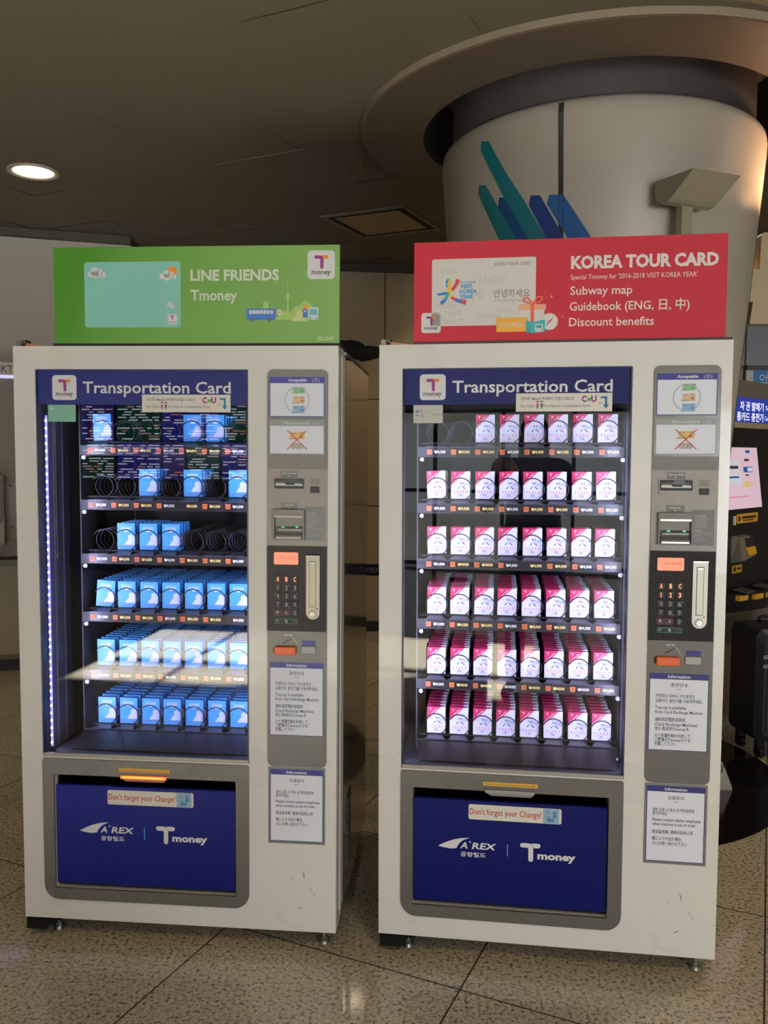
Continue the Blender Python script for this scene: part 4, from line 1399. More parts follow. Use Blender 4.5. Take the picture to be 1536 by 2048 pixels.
def fill(M, proto, stock, key, colour, sign, group):
    first = proto
    rs = random.Random(11)
    for (r, k), n in sorted(stock.items()):
        for q in range(n):
            o = first if first is not None else proto.copy()
            if first is None:
                COL.objects.link(o)
            first = None
            yaw, roll = TILT.get((key, r, k), (0.0, 0.0)) if q == 0 else (rs.uniform(-.012, .012), rs.uniform(-.01, .01))
            du = rs.uniform(-0.0015, 0.0015) + (-0.001 if key == 'g' else 0.0)
            lift = BW / 2 * abs(math.sin(roll)) + 0.0002
            T = Matrix.Translation((COLU[k] + du, 0.292 + PITCH * q, ROWV[r] + lift)) @ Matrix.Rotation(yaw, 4, 'Z') @ Matrix.Rotation(roll, 4, 'Y')
            o.matrix_world = M @ T
            if q == 0:
                lab = '%s card box at front of the %s spiral, %s shelf, %s-sign machine' % (colour, ORD[k], SHELF[r], sign)
            else:
                lab = '%s card box, %s back in the %s spiral, %s shelf, %s-sign machine' % (colour, ORD[q], ORD[k], SHELF[r], sign)
            put(o, lab, 'box', group)


fill(MA, blue_box().build('blue_card_box'), STOCK_G, 'g', 'blue', 'green', 'blue card boxes in the machine under the green sign')
fill(MBR, pink_box().build('tour_card_box'), STOCK_R, 'r', 'pink and white', 'red', 'pink and white card boxes in the machine under the red sign')

# ------------------------------------------------------------------ sign boards on top of the machines
# --- green sign: local frame origin at its lower left corner, sign 0.842 x 0.279
def sign_root(M, u, v, label):
    return thing('sign_board', label, 'sign', M=M @ Matrix.Translation((u, 0.0, v)), group='sign boards on the machines')


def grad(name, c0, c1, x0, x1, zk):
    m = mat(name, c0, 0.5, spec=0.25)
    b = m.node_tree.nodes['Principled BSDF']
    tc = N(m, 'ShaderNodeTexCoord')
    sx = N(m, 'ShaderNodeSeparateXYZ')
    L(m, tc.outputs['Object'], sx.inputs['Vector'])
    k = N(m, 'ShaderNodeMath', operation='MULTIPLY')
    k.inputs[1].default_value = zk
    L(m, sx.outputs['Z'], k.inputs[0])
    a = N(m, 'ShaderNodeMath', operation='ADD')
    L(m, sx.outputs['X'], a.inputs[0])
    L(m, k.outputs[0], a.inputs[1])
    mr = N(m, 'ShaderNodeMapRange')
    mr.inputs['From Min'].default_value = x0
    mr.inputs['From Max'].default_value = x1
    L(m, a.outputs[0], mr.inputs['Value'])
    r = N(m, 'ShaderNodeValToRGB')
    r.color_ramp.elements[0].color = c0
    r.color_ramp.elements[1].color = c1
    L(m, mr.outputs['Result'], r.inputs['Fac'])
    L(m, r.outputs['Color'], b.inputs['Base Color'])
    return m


SW, SH = 0.842, 0.276
sg = sign_root(MA, 0.130, 1.7575, 'green sign board reading LINE FRIENDS on top of a machine')
GREEN = grad('green gradient board', rgb(48, 96, 20), rgb(126, 166, 96), 0.02, 0.95, -0.35)  # dark green at the left, paler towards the lower right
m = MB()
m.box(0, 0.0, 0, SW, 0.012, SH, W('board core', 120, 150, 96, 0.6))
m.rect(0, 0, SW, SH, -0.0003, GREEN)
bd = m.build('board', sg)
m = MB()
m.box(-0.006, -0.001, -0.0070, SW + 0.004, 0.20, -0.0005, BLACK)
for bx in (0.12, 0.72):
    m.hexa([(bx, 0.0125, -0.0005), (bx + 0.02, 0.0125, -0.0005), (bx + 0.02, 0.15, -0.0005), (bx, 0.15, -0.0005), (bx, 0.0125, 0.20), (bx + 0.02, 0.0125, 0.20), (bx + 0.02, 0.02, 0.20), (bx, 0.02, 0.20)], BLACK)
m.build('stand', sg)
d = -0.0006
m = MB()
TEALC = W('card teal', 132, 198, 186, 0.4)
cx0, cz0, cx1, cz1 = 0.092, 0.0455, 0.379, 0.2335
m.plate(cx0, cz0, cx1, cz1, d, d + 0.0002, TEALC, r=0.008)
CLOUD = W('card cloud white', 232, 236, 234, 0.5)
for (x, z, r) in ((0.112, 0.199, 0.0095), (0.124, 0.206, 0.0130), (0.138, 0.202, 0.0115), (0.149, 0.197, 0.008), (0.126, 0.197, 0.010),
                  (0.326, 0.191, 0.0090), (0.338, 0.198, 0.0110), (0.351, 0.195, 0.0100), (0.361, 0.190, 0.0070), (0.339, 0.188, 0.0090), (0.347, 0.111, 0.0085), (0.354, 0.106, 0.0065)):
    m.disc(x, z, r, d - 0.0005, CLOUD, 20)
m.disc(0.3545, 0.2045, 0.0145, d - 0.0003, W('card sun orange', 240, 150, 50, 0.5), 28)
m.plate(0.3405, 0.055, 0.3675, 0.084, d - 0.0008, d - 0.0003, PRINT_WHITE, r=0.004)
tlogo(m, 0.347, 0.080, 0.0145, d - 0.0011, PURPLE, LOGO_ORANGE)
m.text('money', 0.354, 0.0585, 0.0048, LOGO_GREY, d - 0.0011, 'C', bold=0.03, width=0.020)
m.build('card_picture', sg)
m = MB()
PALE = W('pale sign lettering', 226, 232, 214, 0.5)
m.text('LINE FRIENDS', 0.4085, 0.1790, 0.0288, PALE, d, 'L', bold=0.035, width=0.259)
m.text('Tmoney', 0.4085, 0.1225, 0.0290, PALE, d, 'L', bold=0.022, width=0.137)
m.text('©LINE', 0.7785, 0.0070, 0.0115, W('pale mark', 206, 222, 186, 0.5), d, 'L', bold=0.005, width=0.049)
m.build('lettering', sg)
badge(sg, 0.7500, 0.180, 0.8285, 0.2605, d)
m = MB()
SIL = W('city silhouette', 160, 196, 106, 0.6)
SIL2 = W('city silhouette light', 182, 206, 120, 0.6)
m.poly([(0.640, 0.066), (0.640, 0.098), (0.622, 0.098), (0.622, 0.082), (0.600, 0.082), (0.600, 0.066)][::-1], d + .0001, SIL)
m.rect(0.622, 0.066, 0.636, 0.118, d + .0001, SIL)
m.rect(0.6905, 0.066, 0.6955, 0.140, d, SIL)
m.poly([(0.6875, 0.128), (0.6985, 0.128), (0.6965, 0.140), (0.6895, 0.140)], d - .0001, SIL)
m.rect(0.6922, 0.140, 0.6938, 0.172, d, SIL)
m.poly([(0.650, 0.066), (0.778, 0.066), (0.770, 0.098), (0.744, 0.122), (0.724, 0.104), (0.716, 0.106), (0.700, 0.086), (0.682, 0.092)], d + .0001, SIL)
m.poly([(0.703, 0.062), (0.752, 0.062), (0.728, 0.098)], d - .0002, W('pyramid pale', 206, 214, 150, 0.6))
BUS = W('bus blue', 62, 108, 186, 0.5)
m.plate(0.573, 0.066, 0.657, 0.098, d - .0004, d - .0001, BUS, r=0.003)
for k in range(7):
    m.rect(0.5805 + 0.0103 * k, 0.083, 0.5890 + 0.0103 * k, 0.0935, d - .0006, PRINT_WHITE)
for k in (0.590, 0.640):
    m.disc(k, 0.066, 0.0058, d - .0007, W('bus tyre', 70, 70, 76, 0.6), 16)
m.disc(0.669, 0.087, 0.0082, d - .0004, W('sign disc', 222, 226, 220, 0.5), 20)
m.rect(0.6684, 0.063, 0.6696, 0.080, d - .0004, MATS['sign disc'])
m.rect(0.6640, 0.0855, 0.6740, 0.0885, d - .0006, W('sign disc text', 200, 120, 100, 0.5))
m.rect(0.737, 0.072, 0.7495, 0.0965, d - .0004, BUS)
m.rect(0.7375, 0.0965, 0.749, 0.108, d - .0004, W('kiosk orange', 240, 150, 60, 0.5))
m.disc(0.7432, 0.0895, 0.003, d - .0006, PRINT_WHITE, 12)
m.plate(0.753, 0.066, 0.7815, 0.101, d - .0004, d - .0002, W('tram white', 220, 228, 226, 0.5), r=0.004)
m.rect(0.7565, 0.080, 0.7780, 0.096, d - .0006, W('tram window', 110, 170, 190, 0.5))
m.rect(0.7565, 0.0675, 0.7610, 0.0735, d - .0006, W('tram lamp', 120, 170, 210, 0.5))
m.rect(0.7735, 0.0675, 0.7780, 0.0735, d - .0006, MATS['tram lamp'])
m.build('city_picture', sg)

# --- red sign
sr = sign_root(MBR, 0.0995, 1.7575, 'red sign board reading KOREA TOUR CARD on top of a machine')
RED = noisy(W('red printed board', 176, 46, 60, 0.55, spec=0.2), 2.0, rgb(173, 44, 58), rgb(180, 50, 66))
SW2, SH2 = 0.849, 0.276
m = MB()
m.box(0, 0.0, 0, SW2, 0.012, SH2, W('red board core', 176, 60, 70, 0.6))
m.rect(0, 0, SW2, SH2, -0.0003, RED)
m.build('board', sr)
m = MB()
m.box(-0.002, 0.0005, -0.0070, SW2 + 0.018, 0.20, -0.0005, W('sign stand dark red', 44, 20, 22, 0.5))
for bx in (0.12, 0.72):
    m.hexa([(bx, 0.0125, -0.0005), (bx + 0.02, 0.0125, -0.0005), (bx + 0.02, 0.15, -0.0005), (bx, 0.15, -0.0005), (bx, 0.0125, 0.20), (bx + 0.02, 0.0125, 0.20), (bx + 0.02, 0.02, 0.20), (bx, 0.02, 0.20)], BLACK)
m.build('stand', sr)
ox, oz = 0.0995, 1.7575
m = MB()
m.plate(0.150 - ox, 1.800 - oz, 0.4395 - ox, 1.9860 - oz, d, d + 0.0002, W('tour card white', 226, 222, 216, 0.4), r=0.006)
GH = W('ghost print', 214, 210, 204, 0.5)
for (s, x, z, c) in (('Hello!', 0.283, 1.915, 0.022), ('Hi', 0.262, 1.872, 0.026), ('Hallo', 0.160, 1.851, 0.018), ('Hallå', 0.188, 1.829, 0.016), ('Aloha', 0.275, 1.818, 0.020), ('Salut', 0.178, 1.804, 0.022), ('Hola', 0.178, 1.945, 0.016), ('Ciao', 0.330, 1.836, 0.014)):
    m.text(s, x - ox, z - oz, c, GH, d - 0.0002, 'L', bold=0.03)
m.text('KOREA TOUR CARD', 0.3255 - ox, 1.9640 - oz, 0.0085, INK_GREY, d - 0.0003, 'L', bold=0.01, width=0.0975)
m.text('안녕하세요', 0.3235 - ox, 1.8785 - oz, 0.0170, INK_GREY, d - 0.0003, 'L', bold=0.008, width=0.0995)
m.text('Annyeong haseyo', 0.3235 - ox, 1.8645 - oz, 0.0095, W('grey print', 160, 156, 154, 0.5), d - 0.0003, 'L', width=0.098)
VB = W('visit blue', 40, 134, 196, 0.5)
m.text('2016-2018', 0.2290 - ox, 1.9180 - oz, 0.0058, VB, d - 0.0003, 'L', bold=0.02, width=0.0420)
for k, (s, w_) in enumerate((('VISIT', 0.0350), ('KOREA', 0.0480), ('YEAR', 0.0370))):
    m.text(s, 0.2290 - ox, 1.9040 - 0.0143 * k - oz, 0.0107, VB, d - 0.0003, 'L', bold=0.03, width=w_)
# ribbon shaped like a K
def ribbon(pts, w0, w1, c):
    n = len(pts)
    for i in range(n - 1):
        wa = w0 + (w1 - w0) * i / (n - 1)
        wb = w0 + (w1 - w0) * (i + 1) / (n - 1)
        (xa, za), (xb, zb) = pts[i], pts[i + 1]
        l = math.hypot(xb - xa, zb - za)
        nx, nz = -(zb - za) / l, (xb - xa) / l
        q = [(xa - nx * wa / 2, za - nz * wa / 2), (xb - nx * wb / 2, zb - nz * wb / 2), (xb + nx * wb / 2, zb + nz * wb / 2), (xa + nx * wa / 2, za + nz * wa / 2)]
        m.poly([(x - ox, z - oz) for x, z in q], d - 0.0004 - 0.00002 * i, c[i % len(c)] if isinstance(c, list) else c)


RB, RY, RG, RR_, RT_ = W('ribbon blue', 40, 110, 190, 0.5), W('ribbon yellow', 240, 196, 60, 0.5), W('ribbon green', 110, 180, 100, 0.5), W('ribbon red', 206, 66, 76, 0.5), W('ribbon teal', 60, 160, 180, 0.5)
ribbon([(0.193, 1.907), (0.191, 1.920), (0.195, 1.930), (0.200, 1.927), (0.200, 1.912), (0.196, 1.893), (0.190, 1.876), (0.176, 1.862)], 0.005, 0.010, [RT_, RB, RG, RY, RY, RT_, RB])
ribbon([(0.224, 1.929), (0.218, 1.913), (0.207, 1.900), (0.196, 1.893), (0.182, 1.890), (0.166, 1.888)], 0.011, 0.006, [RR_, RR_, RY, RB, RB])
ribbon([(0.196, 1.893), (0.205, 1.880), (0.218, 1.872), (0.232, 1.868), (0.247, 1.864)], 0.005, 0.014, [RY, RR_, RB, RR_])
m.build('card_picture', sr)
badge(sr, 0.1205 - ox, 1.7815 - oz, 0.1755 - ox, 1.8375 - oz, d)
m = MB()
SL = W('sign lettering', 236, 228, 220, 0.5)
m.text('KOREA TOUR CARD', 0.5345 - ox, 1.9510 - oz, 0.0315, SL, d, 'L', bold=0.045, width=0.391)
m.text("Special Tmoney for '2016-2018 VISIT KOREA YEAR'", 0.5340 - ox, 1.9210 - oz, 0.0128, SL, d, 'L', bold=0.003, width=0.337)
m.text('Subway map', 0.5335 - ox, 1.8790 - oz, 0.0225, SL, d, 'L', bold=0.012, width=0.167)
m.text('Guidebook (ENG, 日, 中)', 0.5325 - ox, 1.8360 - oz, 0.0225, SL, d, 'L', bold=0.012, width=0.320)
m.text('Discount benefits', 0.5315 - ox, 1.7935 - oz, 0.0225, SL, d, 'L', bold=0.012, width=0.228)
m.build('lettering', sr)
m = MB()
GIFT, GLID, GRIB = W('gift white', 228, 226, 220, 0.5), W('gift lid peach', 240, 170, 140, 0.5), W('gift ribbon', 232, 100, 78, 0.5)
m.rect(0.3990 - ox, 1.8050 - oz, 0.4640 - ox, 1.8400 - oz, d - 0.0008, GIFT)
m.rect(0.3940 - ox, 1.8400 - oz, 0.4680 - ox, 1.8560 - oz, d - 0.0010, GLID)
m.rect(0.4260 - ox, 1.8050 - oz, 0.4360 - ox, 1.8560 - oz, d - 0.0012, GRIB)
m.stroke([(0.431 - ox, 1.857 - oz), (0.418 - ox, 1.874 - oz), (0.408 - ox, 1.874 - oz), (0.405 - ox, 1.866 - oz), (0.415 - ox, 1.860 - oz), (0.431 - ox, 1.857 - oz)], 0.0042, d - 0.0013, GRIB)
m.stroke([(0.431 - ox, 1.857 - oz), (0.445 - ox, 1.876 - oz), (0.456 - ox, 1.875 - oz), (0.458 - ox, 1.867 - oz), (0.447 - ox, 1.861 - oz), (0.431 - ox, 1.857 - oz)], 0.0042, d - 0.0014, GRIB)
m.disc(0.4780 - ox, 1.8070 - oz, 0.0235, d - 0.0014, W('compass pale', 238, 216, 206, 0.5), 32)
m.disc(0.4780 - ox, 1.8070 - oz, 0.0190, d - 0.0016, W('compass face', 236, 232, 226, 0.5), 32)
m.poly([(0.4800 - ox, 1.8050 - oz), (0.4900 - ox, 1.8200 - oz), (0.4762 - ox, 1.8090 - oz)], d - 0.0018, RR_)
m.poly([(0.4800 - ox, 1.8050 - oz), (0.4762 - ox, 1.8090 - oz), (0.4660 - ox, 1.7940 - oz)], d - 0.0018, INK_GREY)
m.rect(0.3315 - ox, 1.7805 - oz, 0.4185 - ox, 1.8200 - oz, d - 0.0020, W('coupon yellow', 244, 178, 66, 0.5))
m.text('COUPON', 0.3750 - ox, 1.8000 - oz, 0.0130, SL, d - 0.0022, 'C', bold=0.01, width=0.065, mid=True)
m.poly([(0.4140 - ox, 1.7790 - oz), (0.4300 - ox, 1.7760 - oz), (0.4300 - ox, 1.8060 - oz), (0.4140 - ox, 1.8120 - oz)], d - 0.0024, W('map teal', 44, 150, 158, 0.5))
m.poly([(0.4300 - ox, 1.7760 - oz), (0.4660 - ox, 1.7790 - oz), (0.4660 - ox, 1.8130 - oz), (0.4300 - ox, 1.8060 - oz)], d - 0.0024, W('map teal light', 66, 176, 182, 0.5))
m.plate(0.4390 - ox, 1.7795 - oz, 0.4600 - ox, 1.8010 - oz, d - 0.0028, d - 0.0025, PRINT_WHITE, r=0.004)
m.rect(0.4420 - ox, 1.7895 - oz, 0.4570 - ox, 1.7980 - oz, d - 0.0030, MATS['map teal'])
m.rect(0.4425 - ox, 1.7830 - oz, 0.4455 - ox, 1.7860 - oz, d - 0.0030, MATS['map teal'])
m.rect(0.4535 - ox, 1.7830 - oz, 0.4565 - ox, 1.7860 - oz, d - 0.0030, MATS['map teal'])
for (x, z, s, c) in ((0.4690, 1.8730, 0.0025, GLID), (0.4830, 1.8760, 0.0040, SL), (0.5060, 1.8280, 0.0030, GRIB), (0.5140, 1.8200, 0.0036, GLID)):
    m.poly([(x - s - ox, z - oz), (x - s * .25 - ox, z - s * .25 - oz), (x - ox, z - s - oz), (x + s * .25 - ox, z - s * .25 - oz), (x + s - ox, z - oz), (x + s * .25 - ox, z + s * .25 - oz), (x - ox, z + s - oz), (x - s * .25 - ox, z + s * .25 - oz)], d - 0.0003, c)
m.build('gift_picture', sr)

# ------------------------------------------------------------------ things around the machines
# uplighter standing in front of the column: post and wedge-shaped reflector
UPW = noisy(W('uplighter beige enamel', 176, 168, 142, 0.45), 6.0, rgb(173, 165, 139), rgb(179, 171, 145))
nx, ny = 0.373, -0.928
tx_, ty_ = 0.928, 0.373
ul = thing('uplighter', 'beige wedge-shaped uplighter on a fluted post in front of the column', 'lamp', (1.170, 3.318, 0))
ul.rotation_euler = (0, 0, math.atan2(ty_, tx_))
m = MB()
w = 0.111
prof_ = [(0.075, 2.545), (-0.135, 2.535), (-0.02, 2.462), (0.0, 2.452), (0.03, 2.448), (0.06, 2.465), (0.074, 2.49)]
for sgn, a in ((-1, -w), (1, w)):
    pts = [(a, y, z) for y, z in prof_]
    m.add(pts, [list(range(len(pts)))[::sgn]], UPW)
n_ = len(prof_)
vs = [(-w, y, z) for y, z in prof_] + [(w, y, z) for y, z in prof_]
m.add(vs, [(i, i + 1, n_ + i + 1, n_ + i) for i in range(1, n_ - 1)] + [(n_ - 1, 0, n_, 2 * n_ - 1)], UPW, False)
m.add([(-w + .006, 0.068, 2.540), (w - .006, 0.068, 2.540), (w - .006, -0.124, 2.531), (-w + .006, -0.124, 2.531)], [(0, 1, 2, 3)], W('uplighter inner', 150, 144, 126, 0.5))
m.build('reflector', ul)
m = MB()
m.box(-0.026, 0.02, 0.0, 0.026, 0.05, 2.452, UPW)
for k in range(7):
    x = -0.0225 + 0.0075 * k
    m.cyl((x, 0.020, 0.0), (x, 0.020, 2.451), 0.0030, 0.0030, UPW, 8)
m.build('post', ul)

# second uplighter of the kind round the column, lit: warm light on the cladding and the ring
ul2 = thing('uplighter', 'lit uplighter on the far right side of the column', 'lamp', (1.84, 3.70, 0))
ul2.rotation_euler = (0, 0, R(66))
for ch in [c for c in ul.children]:
    c = ch.copy()
    COL.objects.link(c)
    c.parent = ul2
UP2_E = 20.0
lamp('uplighter_lamp', 'SPOT', UP2_E, (1.0, 0.56, 0.30), (0, -0.01, 2.56), (-0.1, 0.35, 1), ul2, spot_size=R(165), spot_blend=0.6, shadow_soft_size=0.05)

# dome camera under the ceiling
m = MB()
m.lathe([(0.0005, -0.30), (0.03, -0.294), (0.055, -0.274), (0.070, -0.245), (0.074, -0.215), (0.070, -0.18), (0.045, -0.155), (0.018, -0.15), (0.018, 0.0)], W('dome black', 14, 13, 13, 0.25), n=32)
o = put(m.build('dome_camera'), 'black dome camera hanging from the ceiling to the right of the column', 'camera')
o.location = (1.905, 4.10, CZ)

# public telephone unit by the left wall
PH = thing('public_telephone', 'wall-side telephone unit with KT sign and perforated steel panel, beside the green-sign machine', 'telephone', (-2.58, 5.6, 0), R(17.35))
PERF = mat('perforated steel', rgb(112, 100, 80), 0.45)
b = PERF.node_tree.nodes['Principled BSDF']
tc = N(PERF, 'ShaderNodeTexCoord')
mp = N(PERF, 'ShaderNodeMapping')
mp.inputs['Scale'].default_value = (62, 62, 62)
mp.inputs['Rotation'].default_value = (0, R(45), 0)
L(PERF, tc.outputs['Object'], mp.inputs['Vector'])
vf = N(PERF, 'ShaderNodeVectorMath', operation='FRACTION')
L(PERF, mp.outputs['Vector'], vf.inputs[0])
vs_ = N(PERF, 'ShaderNodeVectorMath', operation='SUBTRACT')
vs_.inputs[1].default_value = (0.5, 0.5, 0.5)
L(PERF, vf.outputs['Vector'], vs_.inputs[0])
vm = N(PERF, 'ShaderNodeVectorMath', operation='MULTIPLY')
vm.inputs[1].default_value = (1, 0, 1)
L(PERF, vs_.outputs['Vector'], vm.inputs[0])
vl = N(PERF, 'ShaderNodeVectorMath', operation='LENGTH')
L(PERF, vm.outputs['Vector'], vl.inputs[0])
lt = N(PERF, 'ShaderNodeMath', operation='LESS_THAN')
lt.inputs[1].default_value = 0.27
L(PERF, vl.outputs['Value'], lt.inputs[0])
mxp = N(PERF, 'ShaderNodeMixRGB')
mxp.inputs['Color1'].default_value = rgb(122, 108, 86)
mxp.inputs['Color2'].default_value = rgb(44, 38, 30)
L(PERF, lt.outputs[0], mxp.inputs['Fac'])
L(PERF, mxp.outputs['Color'], b.inputs['Base Color'])
PHW = W('telephone unit panel', 178, 166, 140, 0.45)
m = MB()
m.box(-0.62, 0.02, 0.78, 0.42, 0.05, 1.965, PERF)
m.build('perforated_panel', PH)
m = MB()
m.box(-0.62, 0.03, 0.115, 0.42, 0.40, 0.72, PHW)
m.build('lower_cabinet', PH)
m = MB()
m.box(-0.62, 0.05, 0.0, 0.42, 0.38, 0.085, W('telephone kick dark', 52, 48, 44, 0.5))
m.box(-0.63, 0.015, 0.085, 0.43, 0.40, 0.115, W('telephone rail', 120, 108, 92, 0.4))
m.build('plinth', PH)
m = MB()
m.box(-0.62, 0.05, 0.72, 0.42, 0.40, 1.97, W('telephone back', 120, 110, 92, 0.5))
m.build('back_body', PH)
m = MB()
m.box(-0.63, -0.10, 0.735, 0.43, 0.05, 0.775, W('telephone shelf', 74, 64, 54, 0.5))
m.build('shelf', PH)
m = MB()
m.box(-0.62, -0.06, 1.985, 0.42, 0.06, 2.07, W('sign box white', 214, 206, 206, 0.5))
m.box(-0.62, -0.058, 1.972, 0.42, 0.06, 1.985, mat('sign light edge', (0.6, 0.6, 1, 1), emit=0.9, ecol=(0.55, 0.55, 1.0, 1)))
sb = m.build('sign_box', PH)
m = MB()
m.text('KT', 0.066, 2.0020, 0.0450, W('sign letters', 64, 50, 52, 0.5), -0.0606, 'L', bold=0.01, width=0.070)
m.build('lettering', sb)
m = MB()
m.plate(-0.20, 0.905, 0.130, 1.280, 0.008, 0.02, W('telephone mounting plate', 104, 88, 70, 0.4), r=0.004)
for (x, z) in ((0.095, 1.262), (0.100, 0.985)):
    m.cyl((x, 0.008, z), (x, 0.003, z), 0.009, 0.006, W('rivet brown', 70, 56, 44, 0.4), 12)
m.build('mounting_plate', PH)
m = MB()
m.plate(-0.22, 0.870, 0.062, 1.325, -0.09, 0.008, W('telephone body', 132, 122, 100, 0.4), r=0.02)
m.plate(-0.19, 1.010, 0.058, 1.318, -0.10, -0.09, W('telephone bezel', 60, 52, 44, 0.35), r=0.03)
m.plate(-0.18, 1.030, 0.040, 1.300, -0.108, -0.10, W('telephone face', 150, 140, 112, 0.4), r=0.02)
tb = m.build('telephone_set', PH)
m = MB()
for r_ in range(4):
    for c_ in range(3):
        m.plate(-0.06 + 0.03 * c_, 1.05 + 0.03 * r_, -0.04 + 0.03 * c_, 1.07 + 0.03 * r_, -0.114, -0.108, W('telephone keys', 92, 90, 84, 0.4), r=0.003)
m.plate(-0.07, 1.20, 0.03, 1.27, -0.111, -0.108, W('telephone display', 70, 80, 78, 0.2), r=0.004)
m.build('keypad', tb)
m = MB()
m.tube([(-0.145, -0.13, 1.06), (-0.145, -0.145, 1.12), (-0.145, -0.145, 1.21), (-0.145, -0.13, 1.27)], [0.022, 0.015, 0.015, 0.022], W('handset dark', 36, 34, 34, 0.4), 10)
m.build('handset', tb)

# belt barrier behind the machines
BELT = W('belt blue', 20, 46, 116, 0.5)
bb = thing('belt_barrier', 'blue belt barrier with white lettering seen in the gap between the machines', 'barrier', (-0.55, 4.42, 0), math.atan2(-0.04, 0.88))
for x in (0.0, 0.881):
    m = MB()
    m.cyl((x, 0, 0.012), (x, 0, 0.96), 0.026, 0.026, STEEL, 20)
    m.cyl((x, 0, 0.96), (x, 0, 0.975), 0.030, 0.022, BLACK, 20)
    po_ = m.build('post', bb)
    MB().cyl((x, 0, 0), (x, 0, 0.012), 0.15, 0.145, BLACK, 32).build('base', po_)
m = MB()
m.box(0.026, -0.0012, 0.852, 0.855, 0.0012, 0.912, BELT)
bl = m.build('belt', bb)
m = MB()
for k in range(4):
    m.text("A'REX", 0.045 + 0.2045 * k, 0.868, 0.026, W('belt lettering', 196, 204, 220, 0.5), -0.0017, 'L', bold=0.03, width=0.066, shear=0.2)
m.build('lettering', bl)

# black cloth cable sleeve stretched between the machine tops
m = MB()
pts = [(-0.185, 2.70, 1.835), (-0.14, 2.77, 1.838), (-0.10, 2.84, 1.838), (-0.073, 2.88, 1.829), (-0.045, 2.91, 1.836), (-0.010, 2.945, 1.842), (0.04, 2.98, 1.842), (0.10, 3.0, 1.838), (0.16, 3.02, 1.838)]
rad = [0.010, 0.022, 0.030, 0.027, 0.023, 0.016, 0.013, 0.014, 0.011]
fine_p, fine_r = [], []
for i in range(len(pts) - 1):
    for q in range(4):
        f = q / 4.0
        fine_p.append(Vector(pts[i]).lerp(Vector(pts[i + 1]), f))
        fine_r.append((rad[i] * (1 - f) + rad[i + 1] * f) * (1 + 0.05 * math.sin(i * 3.1 + q * 1.7)))
m.tube(fine_p, fine_r, noisy(W('black cloth', 10, 11, 15, 0.8), 60.0, rgb(8, 9, 12), rgb(16, 16, 20), bump=0.5), 14)
put(m.build('cable_sleeve'), 'black cloth cable sleeve stretched between the tops of the two machines', 'cable cover')

# ticket kiosk to the right, behind the column
KI = thing('ticket_kiosk', 'dark ticket kiosk with lit blue header, touch screen and yellow stickers', 'ticket machine', (1.88, 4.57, 0), R(43.6))
KB = W('kiosk black', 20, 20, 22, 0.35)
KG = noisy(W('kiosk grey body', 128, 118, 102, 0.5), 3.0, rgb(124, 114, 98), rgb(132, 122, 106))
u0, u1 = -0.19, 0.62
m = MB()
m.box(u0, 0.0, 0.0, u1, 0.30, 0.66, KG)
m.box(u0, 0.10, 0.66, u1, 0.30, 1.90, KG)
m.build('body', KI)
m = MB()
m.box(u0, 0.0, 1.81, u1, 0.12, 1.90, W('kiosk top grey', 124, 116, 102, 0.5))
m.box(u0, 0.0, 1.642, u1, 0.12, 1.672, W('kiosk trim beige', 176, 158, 128, 0.4))
m.build('header_frame', KI)
m = MB()
m.box(u0, 0.004, 1.672, u1, 0.12, 1.81, mat('kiosk header light', rgb(40, 60, 170), 0.3, emit=0.35, ecol=rgb(56, 76, 190)))
hd = m.build('header', KI)
m = MB()
KL = mat('kiosk header letters', (1, 1, 1, 1), 0.4, emit=0.75, ecol=(0.92, 0.92, 1, 1))
m.text('승', -0.030, 1.7430, 0.036, KL, 0.0032, 'L', bold=0.015)
m.text('차 권 발매기', 0.075, 1.7430, 0.036, KL, 0.0032, 'L', bold=0.015, width=0.305)
m.text('Ticket', 0.405, 1.7490, 0.024, KL, 0.0032, 'L')
m.text('교', -0.045, 1.6840, 0.036, KL, 0.0032, 'L', bold=0.015)
m.text('통카드 충전기', 0.040, 1.6840, 0.036, KL, 0.0032, 'L', bold=0.015, width=0.340)
m.text('Card', 0.400, 1.6900, 0.024, KL, 0.0032, 'L')
m.build('lettering', hd)
m = MB()
m.hexa([(u0, -0.05, 1.18), (u1, -0.05, 1.18), (u1, 0.10, 1.18), (u0, 0.10, 1.18), (u0, 0.01, 1.642), (u1, 0.01, 1.642), (u1, 0.10, 1.642), (u0, 0.10, 1.642)], KB)
m.hexa([(u0, -0.055, 0.76), (u1, -0.055, 0.76), (u1, 0.10, 0.76), (u0, 0.10, 0.76), (u0, -0.05, 1.18), (u1, -0.05, 1.18), (u1, 0.10, 1.18), (u0, 0.10, 1.18)], KB)
m.build('front_panel', KI)
m = MB()
a_ = []
for i in range(17):
    f = i / 16.0
    a_.append((u0 + (u1 - u0) * f, -0.07 - 0.10 * math.sin(PI * f) ** 0.8))
top = [(x, y, 0.765) for x, y in a_] + [(u1, 0.0, 0.765), (u0, 0.0, 0.765)]
bot = [(x, y * 0.9, 0.665) for x, y in a_] + [(u1, 0.0, 0.665), (u0, 0.0, 0.665)]
n_ = len(top)
m.add(top + bot, [list(range(n_)), list(range(2 * n_ - 1, n_ - 1, -1))] + [(n_ + i, n_ + (i + 1) % n_, (i + 1) % n_, i) for i in range(n_)], KB)
tr = m.build('console', KI)
YL = W('kiosk yellow sticker', 214, 160, 52, 0.5)
